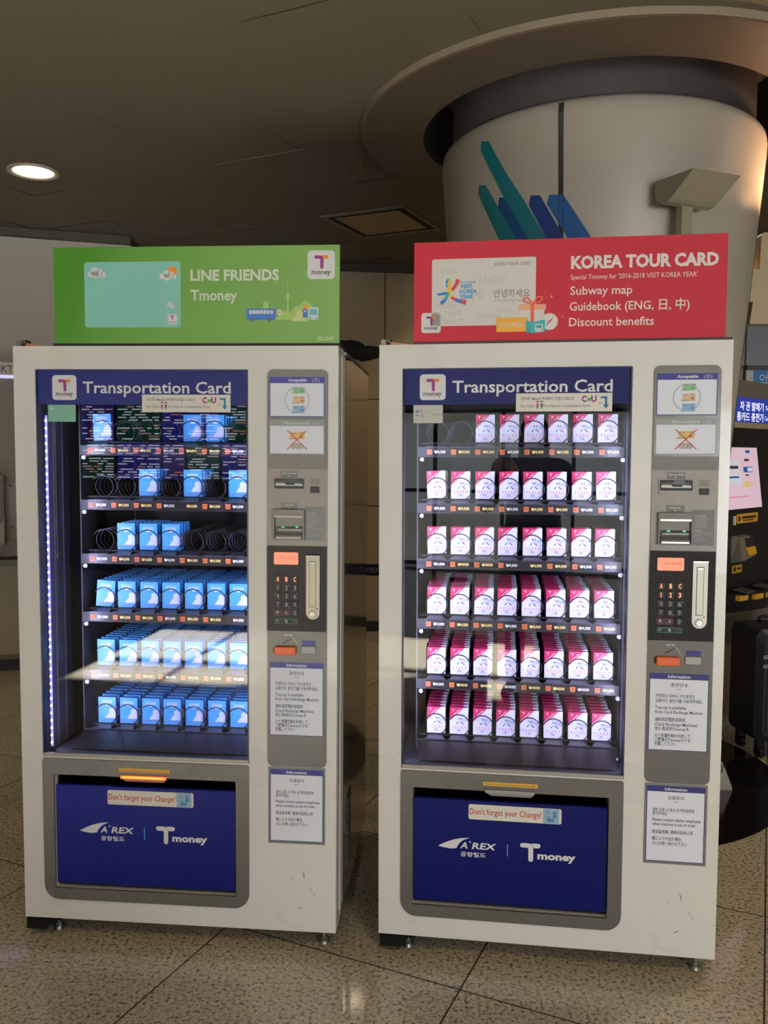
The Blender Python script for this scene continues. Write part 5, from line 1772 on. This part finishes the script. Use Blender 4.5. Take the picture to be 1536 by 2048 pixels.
for k in range(5):
    m = MB()
    x = -0.13 + 0.117 * k
    f = (x + 0.04 - u0) / (u1 - u0)
    y = -0.072 - 0.10 * math.sin(PI * f) ** 0.8
    m.hexa([(x, y - .004, 0.728), (x + 0.075, y - .004 - 0.012 * (1 - f), 0.728), (x + 0.075, y + .02, 0.728), (x, y + .02, 0.728), (x, y - .006, 0.755), (x + 0.075, y - .006 - 0.012 * (1 - f), 0.755), (x + 0.075, y + .02, 0.755), (x, y + .02, 0.755)], YL)
    m.build('console_sticker', tr)
# screen, leaning with the panel
def lean(z):
    return -0.05 + 0.06 * (z - 1.18) / (1.642 - 1.18)


m = MB()
SCR = mat('kiosk screen', rgb(226, 196, 214), 0.2, emit=0.42, ecol=rgb(226, 200, 220))
def quad(x0, z0, x1, z1, lift, mm_):
    m.add([(x0, lean(z0) - lift, z0), (x1, lean(z0) - lift, z0), (x1, lean(z1) - lift, z1), (x0, lean(z1) - lift, z1)], [(0, 1, 2, 3)], mm_)


quad(-0.14, 1.205, 0.285, 1.535, 0.002, SCR)
SB = mat('screen blue', rgb(40, 110, 190), 0.3, emit=0.2, ecol=rgb(40, 110, 190))
SY = mat('screen yellow', rgb(226, 210, 90), 0.3, emit=0.35, ecol=rgb(226, 210, 90))
SP = mat('screen pale', rgb(214, 214, 230), 0.3, emit=0.4, ecol=rgb(214, 214, 230))
SI = mat('screen ink', rgb(90, 80, 100), 0.4)
quad(0.13, 1.505, 0.185, 1.520, 0.003, SB)
quad(0.105, 1.460, 0.165, 1.473, 0.003, SI)
quad(0.085, 1.400, 0.205, 1.430, 0.003, SB)
quad(0.135, 1.404, 0.200, 1.426, 0.004, SP)
quad(0.105, 1.380, 0.145, 1.388, 0.003, SI)
quad(0.085, 1.318, 0.130, 1.350, 0.003, SY)
quad(0.130, 1.318, 0.205, 1.350, 0.003, mat('screen peach', rgb(226, 190, 190), 0.3, emit=0.4, ecol=rgb(226, 190, 190)))
quad(-0.12, 1.330, 0.045, 1.470, 0.003, SP)
quad(-0.10, 1.420, 0.020, 1.436, 0.004, SI)
quad(-0.10, 1.370, 0.020, 1.380, 0.004, SB)
quad(-0.12, 1.265, 0.12, 1.274, 0.003, mat('screen pink', rgb(230, 160, 180), 0.3, emit=0.35, ecol=rgb(230, 160, 180)))
m.build('screen', KI)
m = MB()
m.plate(-0.045, 1.128, 0.215, 1.178, -0.056, -0.049, YL, r=0.004)
m.disc(-0.020, 1.153, 0.016, -0.0565, W('sticker ink', 60, 44, 20, 0.5), 20, sx=0.8)
m.rect(0.01, 1.150, 0.19, 1.164, -0.0565, MATS['sticker ink'])
m.rect(0.03, 1.138, 0.16, 1.144, -0.0565, MATS['sticker ink'])
m.build('notice_sticker', KI)
MB().box(-0.085, -0.0562, 1.122, -0.060, -0.049, 1.170, W('sticker cream', 214, 204, 180, 0.5)).build('small_sticker', KI)
m = MB()
m.plate(-0.085, 0.862, 0.028, 0.905, -0.0585, -0.052, YL, r=0.004)
m.disc(-0.062, 0.884, 0.014, -0.0590, MATS['sticker ink'], 18)
m.rect(-0.035, 0.880, 0.015, 0.890, -0.0590, MATS['sticker ink'])
m.build('notice_sticker', KI)
m = MB()
m.hexa([(-0.10, -0.115, 0.935), (0.065, -0.115, 0.955), (0.080, -0.05, 0.945), (-0.10, -0.05, 0.920), (-0.085, -0.085, 1.060), (0.055, -0.085, 1.060), (0.065, -0.05, 1.065), (-0.095, -0.05, 1.065)], W('reader grey', 118, 112, 100, 0.35))
m.hexa([(-0.035, -0.122, 0.962), (0.062, -0.122, 0.965), (0.062, -0.114, 0.965), (-0.035, -0.114, 0.962), (-0.035, -0.112, 1.005), (0.062, -0.112, 1.005), (0.062, -0.10, 1.005), (-0.035, -0.10, 1.005)], YL)
m.hexa([(-0.020, -0.112, 1.008), (0.050, -0.112, 1.008), (0.050, -0.10, 1.008), (-0.020, -0.10, 1.008), (-0.018, -0.099, 1.050), (0.048, -0.099, 1.050), (0.048, -0.09, 1.050), (-0.018, -0.09, 1.050)], W('reader dark', 40, 40, 40, 0.3))
m.build('card_reader', KI)
for x in (-0.10, 0.14):
    m = MB()
    m.hexa([(x, -0.14, 0.767), (x + 0.11, -0.14, 0.767), (x + 0.10, -0.07, 0.775), (x + 0.01, -0.07, 0.775), (x, -0.14, 0.772), (x + 0.11, -0.14, 0.772), (x + 0.10, -0.07, 0.783), (x + 0.01, -0.07, 0.783)], W('tray steel', 150, 146, 138, 0.3, metal=0.8))
    m.build('coin_tray', KI)

# information booth with stepped cream sign, far right
IB = thing('information_booth', 'glazed booth with stepped cream sign and blue poster, beyond the ticket kiosk', 'booth', (2.18, 5.35, 0))
CREAM = W('cream sign', 222, 198, 158, 0.5)
m = MB()
m.prism([(0.095, 2.31), (0.95, 2.31), (0.95, 2.87), (0.165, 2.87), (0.150, 2.855), (0.145, 2.645), (0.068, 2.645), (0.055, 2.445), (0.112, 2.445)], 0.0, 0.16, CREAM, side=W('cream sign edge', 186, 156, 118, 0.5))
m.box(0.4, 0.05, 2.87, 0.46, 0.11, 3.058, W('hanger grey', 110, 100, 88, 0.5))
m.build('sign', IB)
m = MB()
m.box(0.125, 0.10, 0.0, 0.95, 0.13, 2.31, W('booth pane', 150, 158, 166, 0.12, metal=0.3))
m.build('glass_panel', IB)
m = MB()
m.box(-0.02, 0.12, 0.0, 0.125, 0.30, 2.305, W('booth post grey', 130, 122, 112, 0.35, metal=0.4))
m.box(0.118, 0.06, 2.035, 0.95, 0.12, 2.06, W('booth bar dark', 54, 54, 54, 0.4))
m.build('post', IB)
m = MB()
m.box(0.165, 0.085, 1.50, 0.62, 0.099, 2.030, W('poster blue', 20, 120, 190, 0.4))
m.box(0.120, 0.080, 1.50, 0.165, 0.099, 2.030, W('poster edge', 196, 196, 190, 0.4))
po = m.build('poster', IB)
m = MB()
m.text('하', 0.195, 2.010, 0.060, W('poster print', 200, 222, 236, 0.5), 0.0845, 'L', rot=-PI / 2)
m.disc(0.205, 1.905, 0.022, 0.0845, MATS['poster print'], 24)
m.disc(0.205, 1.905, 0.012, 0.0842, MATS['poster blue'], 24)
m.build('lettering', po)

# suitcase at the right edge
SC = noisy(W('suitcase navy', 22, 30, 40, 0.45), 20.0, rgb(19, 27, 36), rgb(25, 33, 44))
su = thing('suitcase', 'dark navy ribbed suitcase on wheels standing before the ticket kiosk', 'suitcase', (1.828, 4.05, 0), R(8))
m = MB()
m.plate(0.0, 0.085, 0.44, 0.645, 0.0, 0.25, SC, r=0.045, bev=0.03)
for k in range(9):
    x = 0.045 + 0.043 * k
    m.box(x, -0.005, 0.13, x + 0.016, 0.01, 0.60, SC)
m.build('shell', su)
m = MB()
m.tube([(0.12, 0.20, 0.64), (0.12, 0.20, 0.665), (0.14, 0.20, 0.675), (0.30, 0.20, 0.675), (0.32, 0.20, 0.665), (0.32, 0.20, 0.64)], 0.010, BLACK, 8)
m.build('handle', su)
for x in (0.045, 0.395):
    for y in (0.04, 0.21):
        m = MB()
        m.cyl((x - 0.014, y, 0.031), (x + 0.014, y, 0.031), 0.030, 0.030, BLACK, 20)
        m.box(x - 0.02, y - 0.015, 0.045, x + 0.02, y + 0.015, 0.09, BLACK)
        m.build('wheel', su)
m = MB()
m.rect(0.018, 0.505, 0.07, 0.525, -0.0065, W('suitcase badge', 120, 124, 128, 0.4, metal=0.5))
m.rect(0.018, 0.460, 0.05, 0.478, -0.0065, MATS['suitcase badge'])
m.build('badge', su)

# steel foot plate on the black floor ring, just behind the red-sign machine
fp = thing('foot_plate', 'small curved steel foot plate with round knob on black floor ring', 'bracket', (1.40, 3.67, 0.0015), R(4))
m = MB()
m.prism([(0.0, 0.0), (0.165, 0.0), (0.160, 0.02), (0.135, 0.08), (0.115, 0.125), (0.095, 0.145), (0.07, 0.150), (0.0, 0.150)], 0.0, 0.006, STEEL, side=CHROME)
m.box(0.0, 0.006, 0.0, 0.165, 0.09, 0.006, STEEL)
m.build('plate', fp)
m = MB()
m.lathe([(0.0005, 0.03), (0.016, 0.025), (0.026, 0.012), (0.028, 0.0), (0.024, -0.014), (0.012, -0.022)], CHROME, n=24)
kn = m.build('knob', fp)
kn.location, kn.rotation_euler = (0.082, -0.012, 0.108), (PI / 2, 0, 0)

# departure board behind the camera, mirrored in the window of the green-sign machine
DB = thing('departure_board', 'wide lit departure board on legs facing the green-sign machine', 'departure board', (-2.86, -5.0, 0), PI)
m = MB()
m.box(0, 0, 1.10, 2.22, 0.12, 2.08, BLACK)
m.build('case', DB)
m = MB()
m.box(0.20, 0.02, 0, 0.30, 0.10, 1.10, BLACK)
m.box(1.92, 0.02, 0, 2.02, 0.10, 1.10, BLACK)
m.box(0.05, -0.15, 0, 0.45, 0.25, 0.02, BLACK)
m.box(1.77, -0.15, 0, 2.17, 0.25, 0.02, BLACK)
m.build('stand', DB)
m = MB()
cols = [(0.03, 0.36, 0), (0.38, 0.80, 1), (0.83, 1.12, 2), (1.14, 1.72, 0), (1.75, 2.19, 1)]
bgs = [mat('board navy glow', (0.02, 0.03, 0.2, 1), emit=1.1, ecol=(0.05, 0.06, 0.6, 1)), mat('board green glow', (0.02, 0.2, 0.12, 1), emit=0.35, ecol=(0.03, 0.30, 0.16, 1)), mat('board violet glow', (0.05, 0.03, 0.2, 1), emit=0.9, ecol=(0.10, 0.05, 0.5, 1))]
inks = [mat('board white text', (1, 1, 1, 1), emit=3.0, ecol=(0.85, 0.85, 1, 1)), mat('board orange text', (1, 0.4, 0.2, 1), emit=2.0, ecol=(1, 0.38, 0.2, 1)), mat('board pink text', (1, 0.6, 0.7, 1), emit=2.2, ecol=(1, 0.55, 0.66, 1))]
rs = random.Random(4)
for (a, c, kind) in cols:
    for half in (0, 1):
        z0 = 1.13 + 0.475 * half
        m.rect(a, z0, c, z0 + 0.455, -0.002, bgs[kind if not half else (kind + 1) % 3])
        for k in range(13):
            z = z0 + 0.018 + 0.033 * k
            x = a + 0.02
            while x < c - 0.06:
                l = rs.uniform(0.05, 0.17)
                if rs.random() < 0.72:
                    m.rect(x, z, min(x + l, c - 0.01), z + 0.014, -0.004, inks[0 if rs.random() < .78 else rs.choice((1, 2))])
                x += l + rs.uniform(0.02, 0.06)
m.build('display', DB)
for o_ in list(bpy.data.materials):
    if o_.name.startswith('board ') or o_.name.startswith('led '):
        o_.cycles.emission_sampling = 'NONE'

# ------------------------------------------------------------------ the photographer and a cabin case, mirrored in the red-sign machine's window
def capsule(m, p0, p1, r0, r1, mm_, n=14, k=5):
    """tapered limb with round ends"""
    p0, p1 = Vector(p0), Vector(p1)
    ax = (p1 - p0)
    l = ax.length
    ax = ax / l
    pts, rad = [], []
    for i in range(k):
        a = PI / 2 * (1 - i / k)
        pts.append(p0 - ax * r0 * math.sin(a))
        rad.append(max(r0 * math.cos(a), 0.0004))
    pts += [p0, p1]
    rad += [r0, r1]
    for i in range(1, k + 1):
        a = PI / 2 * i / k
        pts.append(p1 + ax * r1 * math.sin(a))
        rad.append(max(r1 * math.cos(a), 0.0004))
    m.tube(pts, rad, mm_, n)


def ball(m, c, rx, ry, rz, mm_, n=20):
    vs, fs = [], []
    for j in range(1, n // 2):
        t = PI * j / (n // 2)
        for i in range(n):
            a = 2 * PI * i / n
            vs.append((c[0] + rx * math.sin(t) * math.cos(a), c[1] + ry * math.sin(t) * math.sin(a), c[2] + rz * math.cos(t)))
    top, bot = len(vs), len(vs) + 1
    vs += [(c[0], c[1], c[2] + rz), (c[0], c[1], c[2] - rz)]
    q = n // 2 - 1
    for j in range(q - 1):
        for i in range(n):
            k = (i + 1) % n
            fs.append((j * n + i, (j + 1) * n + i, (j + 1) * n + k, j * n + k))
    for i in range(n):
        k = (i + 1) % n
        fs += [(top, i, k), (bot, (q - 1) * n + k, (q - 1) * n + i)]
    m.add(vs, fs, mm_, True)


def fused(name, mb_, mm_, voxel, parent, smooth=6):
    """join overlapping volumes into one continuous skin"""
    tmp = mb_.build(name + '_volumes')
    r_ = tmp.modifiers.new('remesh', 'REMESH')
    r_.mode = 'VOXEL'
    r_.voxel_size = voxel
    sm_ = tmp.modifiers.new('smooth', 'SMOOTH')
    sm_.factor = 0.5
    sm_.iterations = smooth
    bpy.context.view_layer.update()
    me = bpy.data.meshes.new_from_object(tmp.evaluated_get(bpy.context.evaluated_depsgraph_get()))
    bpy.data.objects.remove(tmp)
    me.name = name
    me.materials.clear()
    me.materials.append(mm_)
    me.polygons.foreach_set('use_smooth', [True] * len(me.polygons))
    ob = bpy.data.objects.new(name, me)
    COL.objects.link(ob)
    ob.parent = parent
    return ob


PX, PY = 0.155, -0.36
person = thing('person', 'person in a long black coat holding up a phone, facing the red-sign machine', 'person', (PX, PY, 0))
SKIN = W('skin', 222, 178, 150, 0.5)
m = MB()
for s in (-1, 1):
    hip, knee, ank = (s * 0.085, 0.0, 0.90), (s * 0.095, 0.03, 0.49), (s * 0.10, -0.01, 0.09)
    capsule(m, hip, knee, 0.085, 0.055, SKIN)
    capsule(m, knee, ank, 0.052, 0.036, SKIN)
    capsule(m, ank, (s * 0.115, 0.12, 0.035), 0.036, 0.030, SKIN)
    sh = (s * 0.165, 0.0, 1.395)
    el = (-0.265, 0.155, 1.195) if s < 0 else (0.215, 0.165, 1.190)
    wr = (-0.195, 0.305, 1.385) if s < 0 else (-0.070, 0.310, 1.375)
    capsule(m, sh, el, 0.048, 0.038, SKIN)
    capsule(m, el, wr, 0.037, 0.025, SKIN)
    # palm beside the phone, four fingers behind its edge and the thumb in front
    palm = (-0.186, 0.322, 1.425) if s < 0 else (-0.083, 0.322, 1.415)
    capsule(m, wr, palm, 0.024, 0.027, SKIN, 10, 3)
    sx = 1 if s < 0 else -1
    for k, (l1, l2) in enumerate(((0.030, 0.024), (0.033, 0.027), (0.031, 0.025), (0.025, 0.020))):
        z = palm[2] + 0.030 - 0.019 * k
        a_ = (palm[0] + sx * 0.000, palm[1] + 0.020, z)
        b_ = (a_[0] + sx * l1 * 0.5, a_[1] + 0.034, z + 0.004)
        c_ = (b_[0] + sx * l2, b_[1] - 0.004, z + 0.006)
        capsule(m, a_, b_, 0.0095, 0.0085, SKIN, 8, 3)
        capsule(m, b_, c_, 0.0085, 0.0072, SKIN, 8, 3)
    t0 = (palm[0], palm[1] - 0.012, palm[2] + 0.004)
    t1 = (palm[0] + sx * 0.012, palm[1] - 0.016, palm[2] + 0.034)
    t2 = (palm[0] + sx * 0.026, palm[1] - 0.006, palm[2] + 0.054)
    capsule(m, t0, t1, 0.0120, 0.0100, SKIN, 8, 3)
    capsule(m, t1, t2, 0.0100, 0.0082, SKIN, 8, 3)
ball(m, (0, 0.0, 0.95), 0.165, 0.105, 0.13, SKIN)
ball(m, (0, 0.0, 1.12), 0.140, 0.092, 0.17, SKIN)
ball(m, (0, 0.0, 1.30), 0.165, 0.105, 0.16, SKIN)
capsule(m, (-0.13, 0, 1.405), (0.13, 0, 1.405), 0.055, 0.055, SKIN)
capsule(m, (0, 0.0, 1.42), (0, 0.02, 1.53), 0.055, 0.050, SKIN)
ball(m, (0, 0.035, 1.600), 0.074, 0.092, 0.112, SKIN)
ball(m, (0, 0.060, 1.545), 0.052, 0.055, 0.050, SKIN)
capsule(m, (0, 0.118, 1.612), (0, 0.138, 1.580), 0.009, 0.014, SKIN, 10, 3)
for s in (-1, 1):
    ball(m, (s * 0.076, 0.025, 1.590), 0.010, 0.020, 0.030, SKIN, 12)
capsule(m, (-0.02, 0.113, 1.548), (0.02, 0.113, 1.548), 0.008, 0.008, SKIN, 8, 3)
fused('body', m, SKIN, 0.0055, person, 3)
m = MB()
for s in (-1, 1):
    ball(m, (s * 0.031, 0.110, 1.612), 0.013, 0.010, 0.007, W('eye white', 230, 226, 220, 0.3), 12)
    ball(m, (s * 0.031, 0.117, 1.612), 0.006, 0.005, 0.006, W('iris dark', 40, 28, 22, 0.2), 10)
m.build('eyes', person)
m = MB()
ball(m, (0, 0.012, 1.628), 0.088, 0.098, 0.102, SKIN)
ball(m, (0, -0.035, 1.560), 0.080, 0.060, 0.120, SKIN)
for s in (-1, 1):
    capsule(m, (s * 0.078, 0.01, 1.62), (s * 0.080, 0.005, 1.46), 0.022, 0.018, SKIN)
fused('hair', m, noisy(W('black hair', 20, 16, 15, 0.45), 90.0, rgb(16, 13, 12), rgb(28, 22, 20)), 0.010, person, 2)
COAT = noisy(W('black coat', 15, 15, 17, 0.75), 40.0, rgb(12, 12, 14), rgb(19, 19, 21), bump=0.2)
m = MB()
ball(m, (0, 0.0, 1.28), 0.190, 0.130, 0.180, COAT)
m.tube([(0, 0, 0.60), (0, 0, 0.75), (0, 0, 0.95), (0, 0, 1.12), (0, 0, 1.30), (0, 0, 1.40)], [0.215, 0.205, 0.185, 0.165, 0.170, 0.12], COAT, 24)
capsule(m, (-0.14, 0, 1.405), (0.14, 0, 1.405), 0.068, 0.068, COAT)
capsule(m, (0, -0.005, 1.42), (0, 0.0, 1.485), 0.075, 0.068, COAT)
for s in (-1, 1):
    sh = (s * 0.165, 0.0, 1.395)
    el = (-0.265, 0.155, 1.195) if s < 0 else (0.215, 0.165, 1.190)
    wr = (-0.198, 0.292, 1.368) if s < 0 else (-0.055, 0.298, 1.362)
    capsule(m, sh, el, 0.066, 0.056, COAT)
    capsule(m, el, wr, 0.054, 0.040, COAT)
fused('coat', m, COAT, 0.012, person, 4)
m = MB()
for s in (-1, 1):
    capsule(m, (s * 0.085, 0.0, 0.88), (s * 0.095, 0.03, 0.49), 0.098, 0.070, COAT)
    capsule(m, (s * 0.095, 0.03, 0.49), (s * 0.10, -0.01, 0.13), 0.068, 0.056, COAT)
fused('trousers', m, W('charcoal trousers', 24, 24, 28, 0.8), 0.012, person, 3)
for s in (-1, 1):
    m = MB()
    capsule(m, (s * 0.10, -0.03, 0.058), (s * 0.118, 0.15, 0.048), 0.052, 0.045, COAT)
    capsule(m, (s * 0.10, -0.015, 0.06), (s * 0.10, -0.015, 0.13), 0.050, 0.050, COAT)
    sh_ = fused('shoe', m, W('black shoe', 18, 17, 17, 0.4), 0.010, person, 2)
    for v in sh_.data.vertices:
        v.co.z = max(v.co.z, 0.002)
ph = thing('smartphone', 'dark phone held upright in both hands of the person', 'phone', (0.021, -0.016, 1.445))
m = MB()
m.plate(-0.0345, -0.069, 0.0345, 0.069, -0.0038, 0.0038, W('phone body', 40, 40, 44, 0.3, metal=0.4), r=0.009, bev=0.001)
m.build('body', ph)
m = MB()
m.plate(-0.031, -0.058, 0.031, 0.058, -0.0043, -0.0038, W('phone screen', 30, 32, 38, 0.1), r=0.002)
m.build('screen', ph)
m = MB()
m.cyl((-0.022, 0.0038, 0.056), (-0.022, 0.0052, 0.056), 0.0060, 0.0060, CHROME, 20)
m.cyl((-0.022, 0.0052, 0.056), (-0.022, 0.0056, 0.056), 0.0042, 0.0042, W('lens glass', 14, 16, 24, 0.05), 18)
m.build('lens', ph)

sc2 = thing('suitcase', 'dark cabin suitcase with raised pull handle at the feet of the person', 'suitcase', (-0.37, 0.12, 0), R(-6))
m = MB()
m.plate(0.0, 0.05, 0.33, 0.47, 0.0, 0.20, W('cabin case black', 20, 20, 24, 0.4), r=0.04, bev=0.025)
for k in range(6):
    x = 0.045 + 0.045 * k
    m.box(x, -0.004, 0.10, x + 0.014, 0.01, 0.42, MATS['cabin case black'])
m.build('shell', sc2)
m = MB()
for x in (0.09, 0.235):
    m.cyl((x, 0.155, 0.46), (x, 0.155, 0.775), 0.008, 0.008, BLACK, 10)
m.tube([(0.09, 0.155, 0.765), (0.095, 0.155, 0.790), (0.125, 0.155, 0.800), (0.20, 0.155, 0.800), (0.23, 0.155, 0.790), (0.235, 0.155, 0.765)], 0.014, BLACK, 10)
m.build('pull_handle', sc2)
for x in (0.045, 0.285):
    for y in (0.035, 0.165):
        m = MB()
        m.cyl((x - 0.012, y, 0.026), (x + 0.012, y, 0.026), 0.025, 0.025, BLACK, 18)
        m.box(x - 0.015, y - 0.012, 0.04, x + 0.015, y + 0.012, 0.056, BLACK)
        m.build('wheel', sc2)
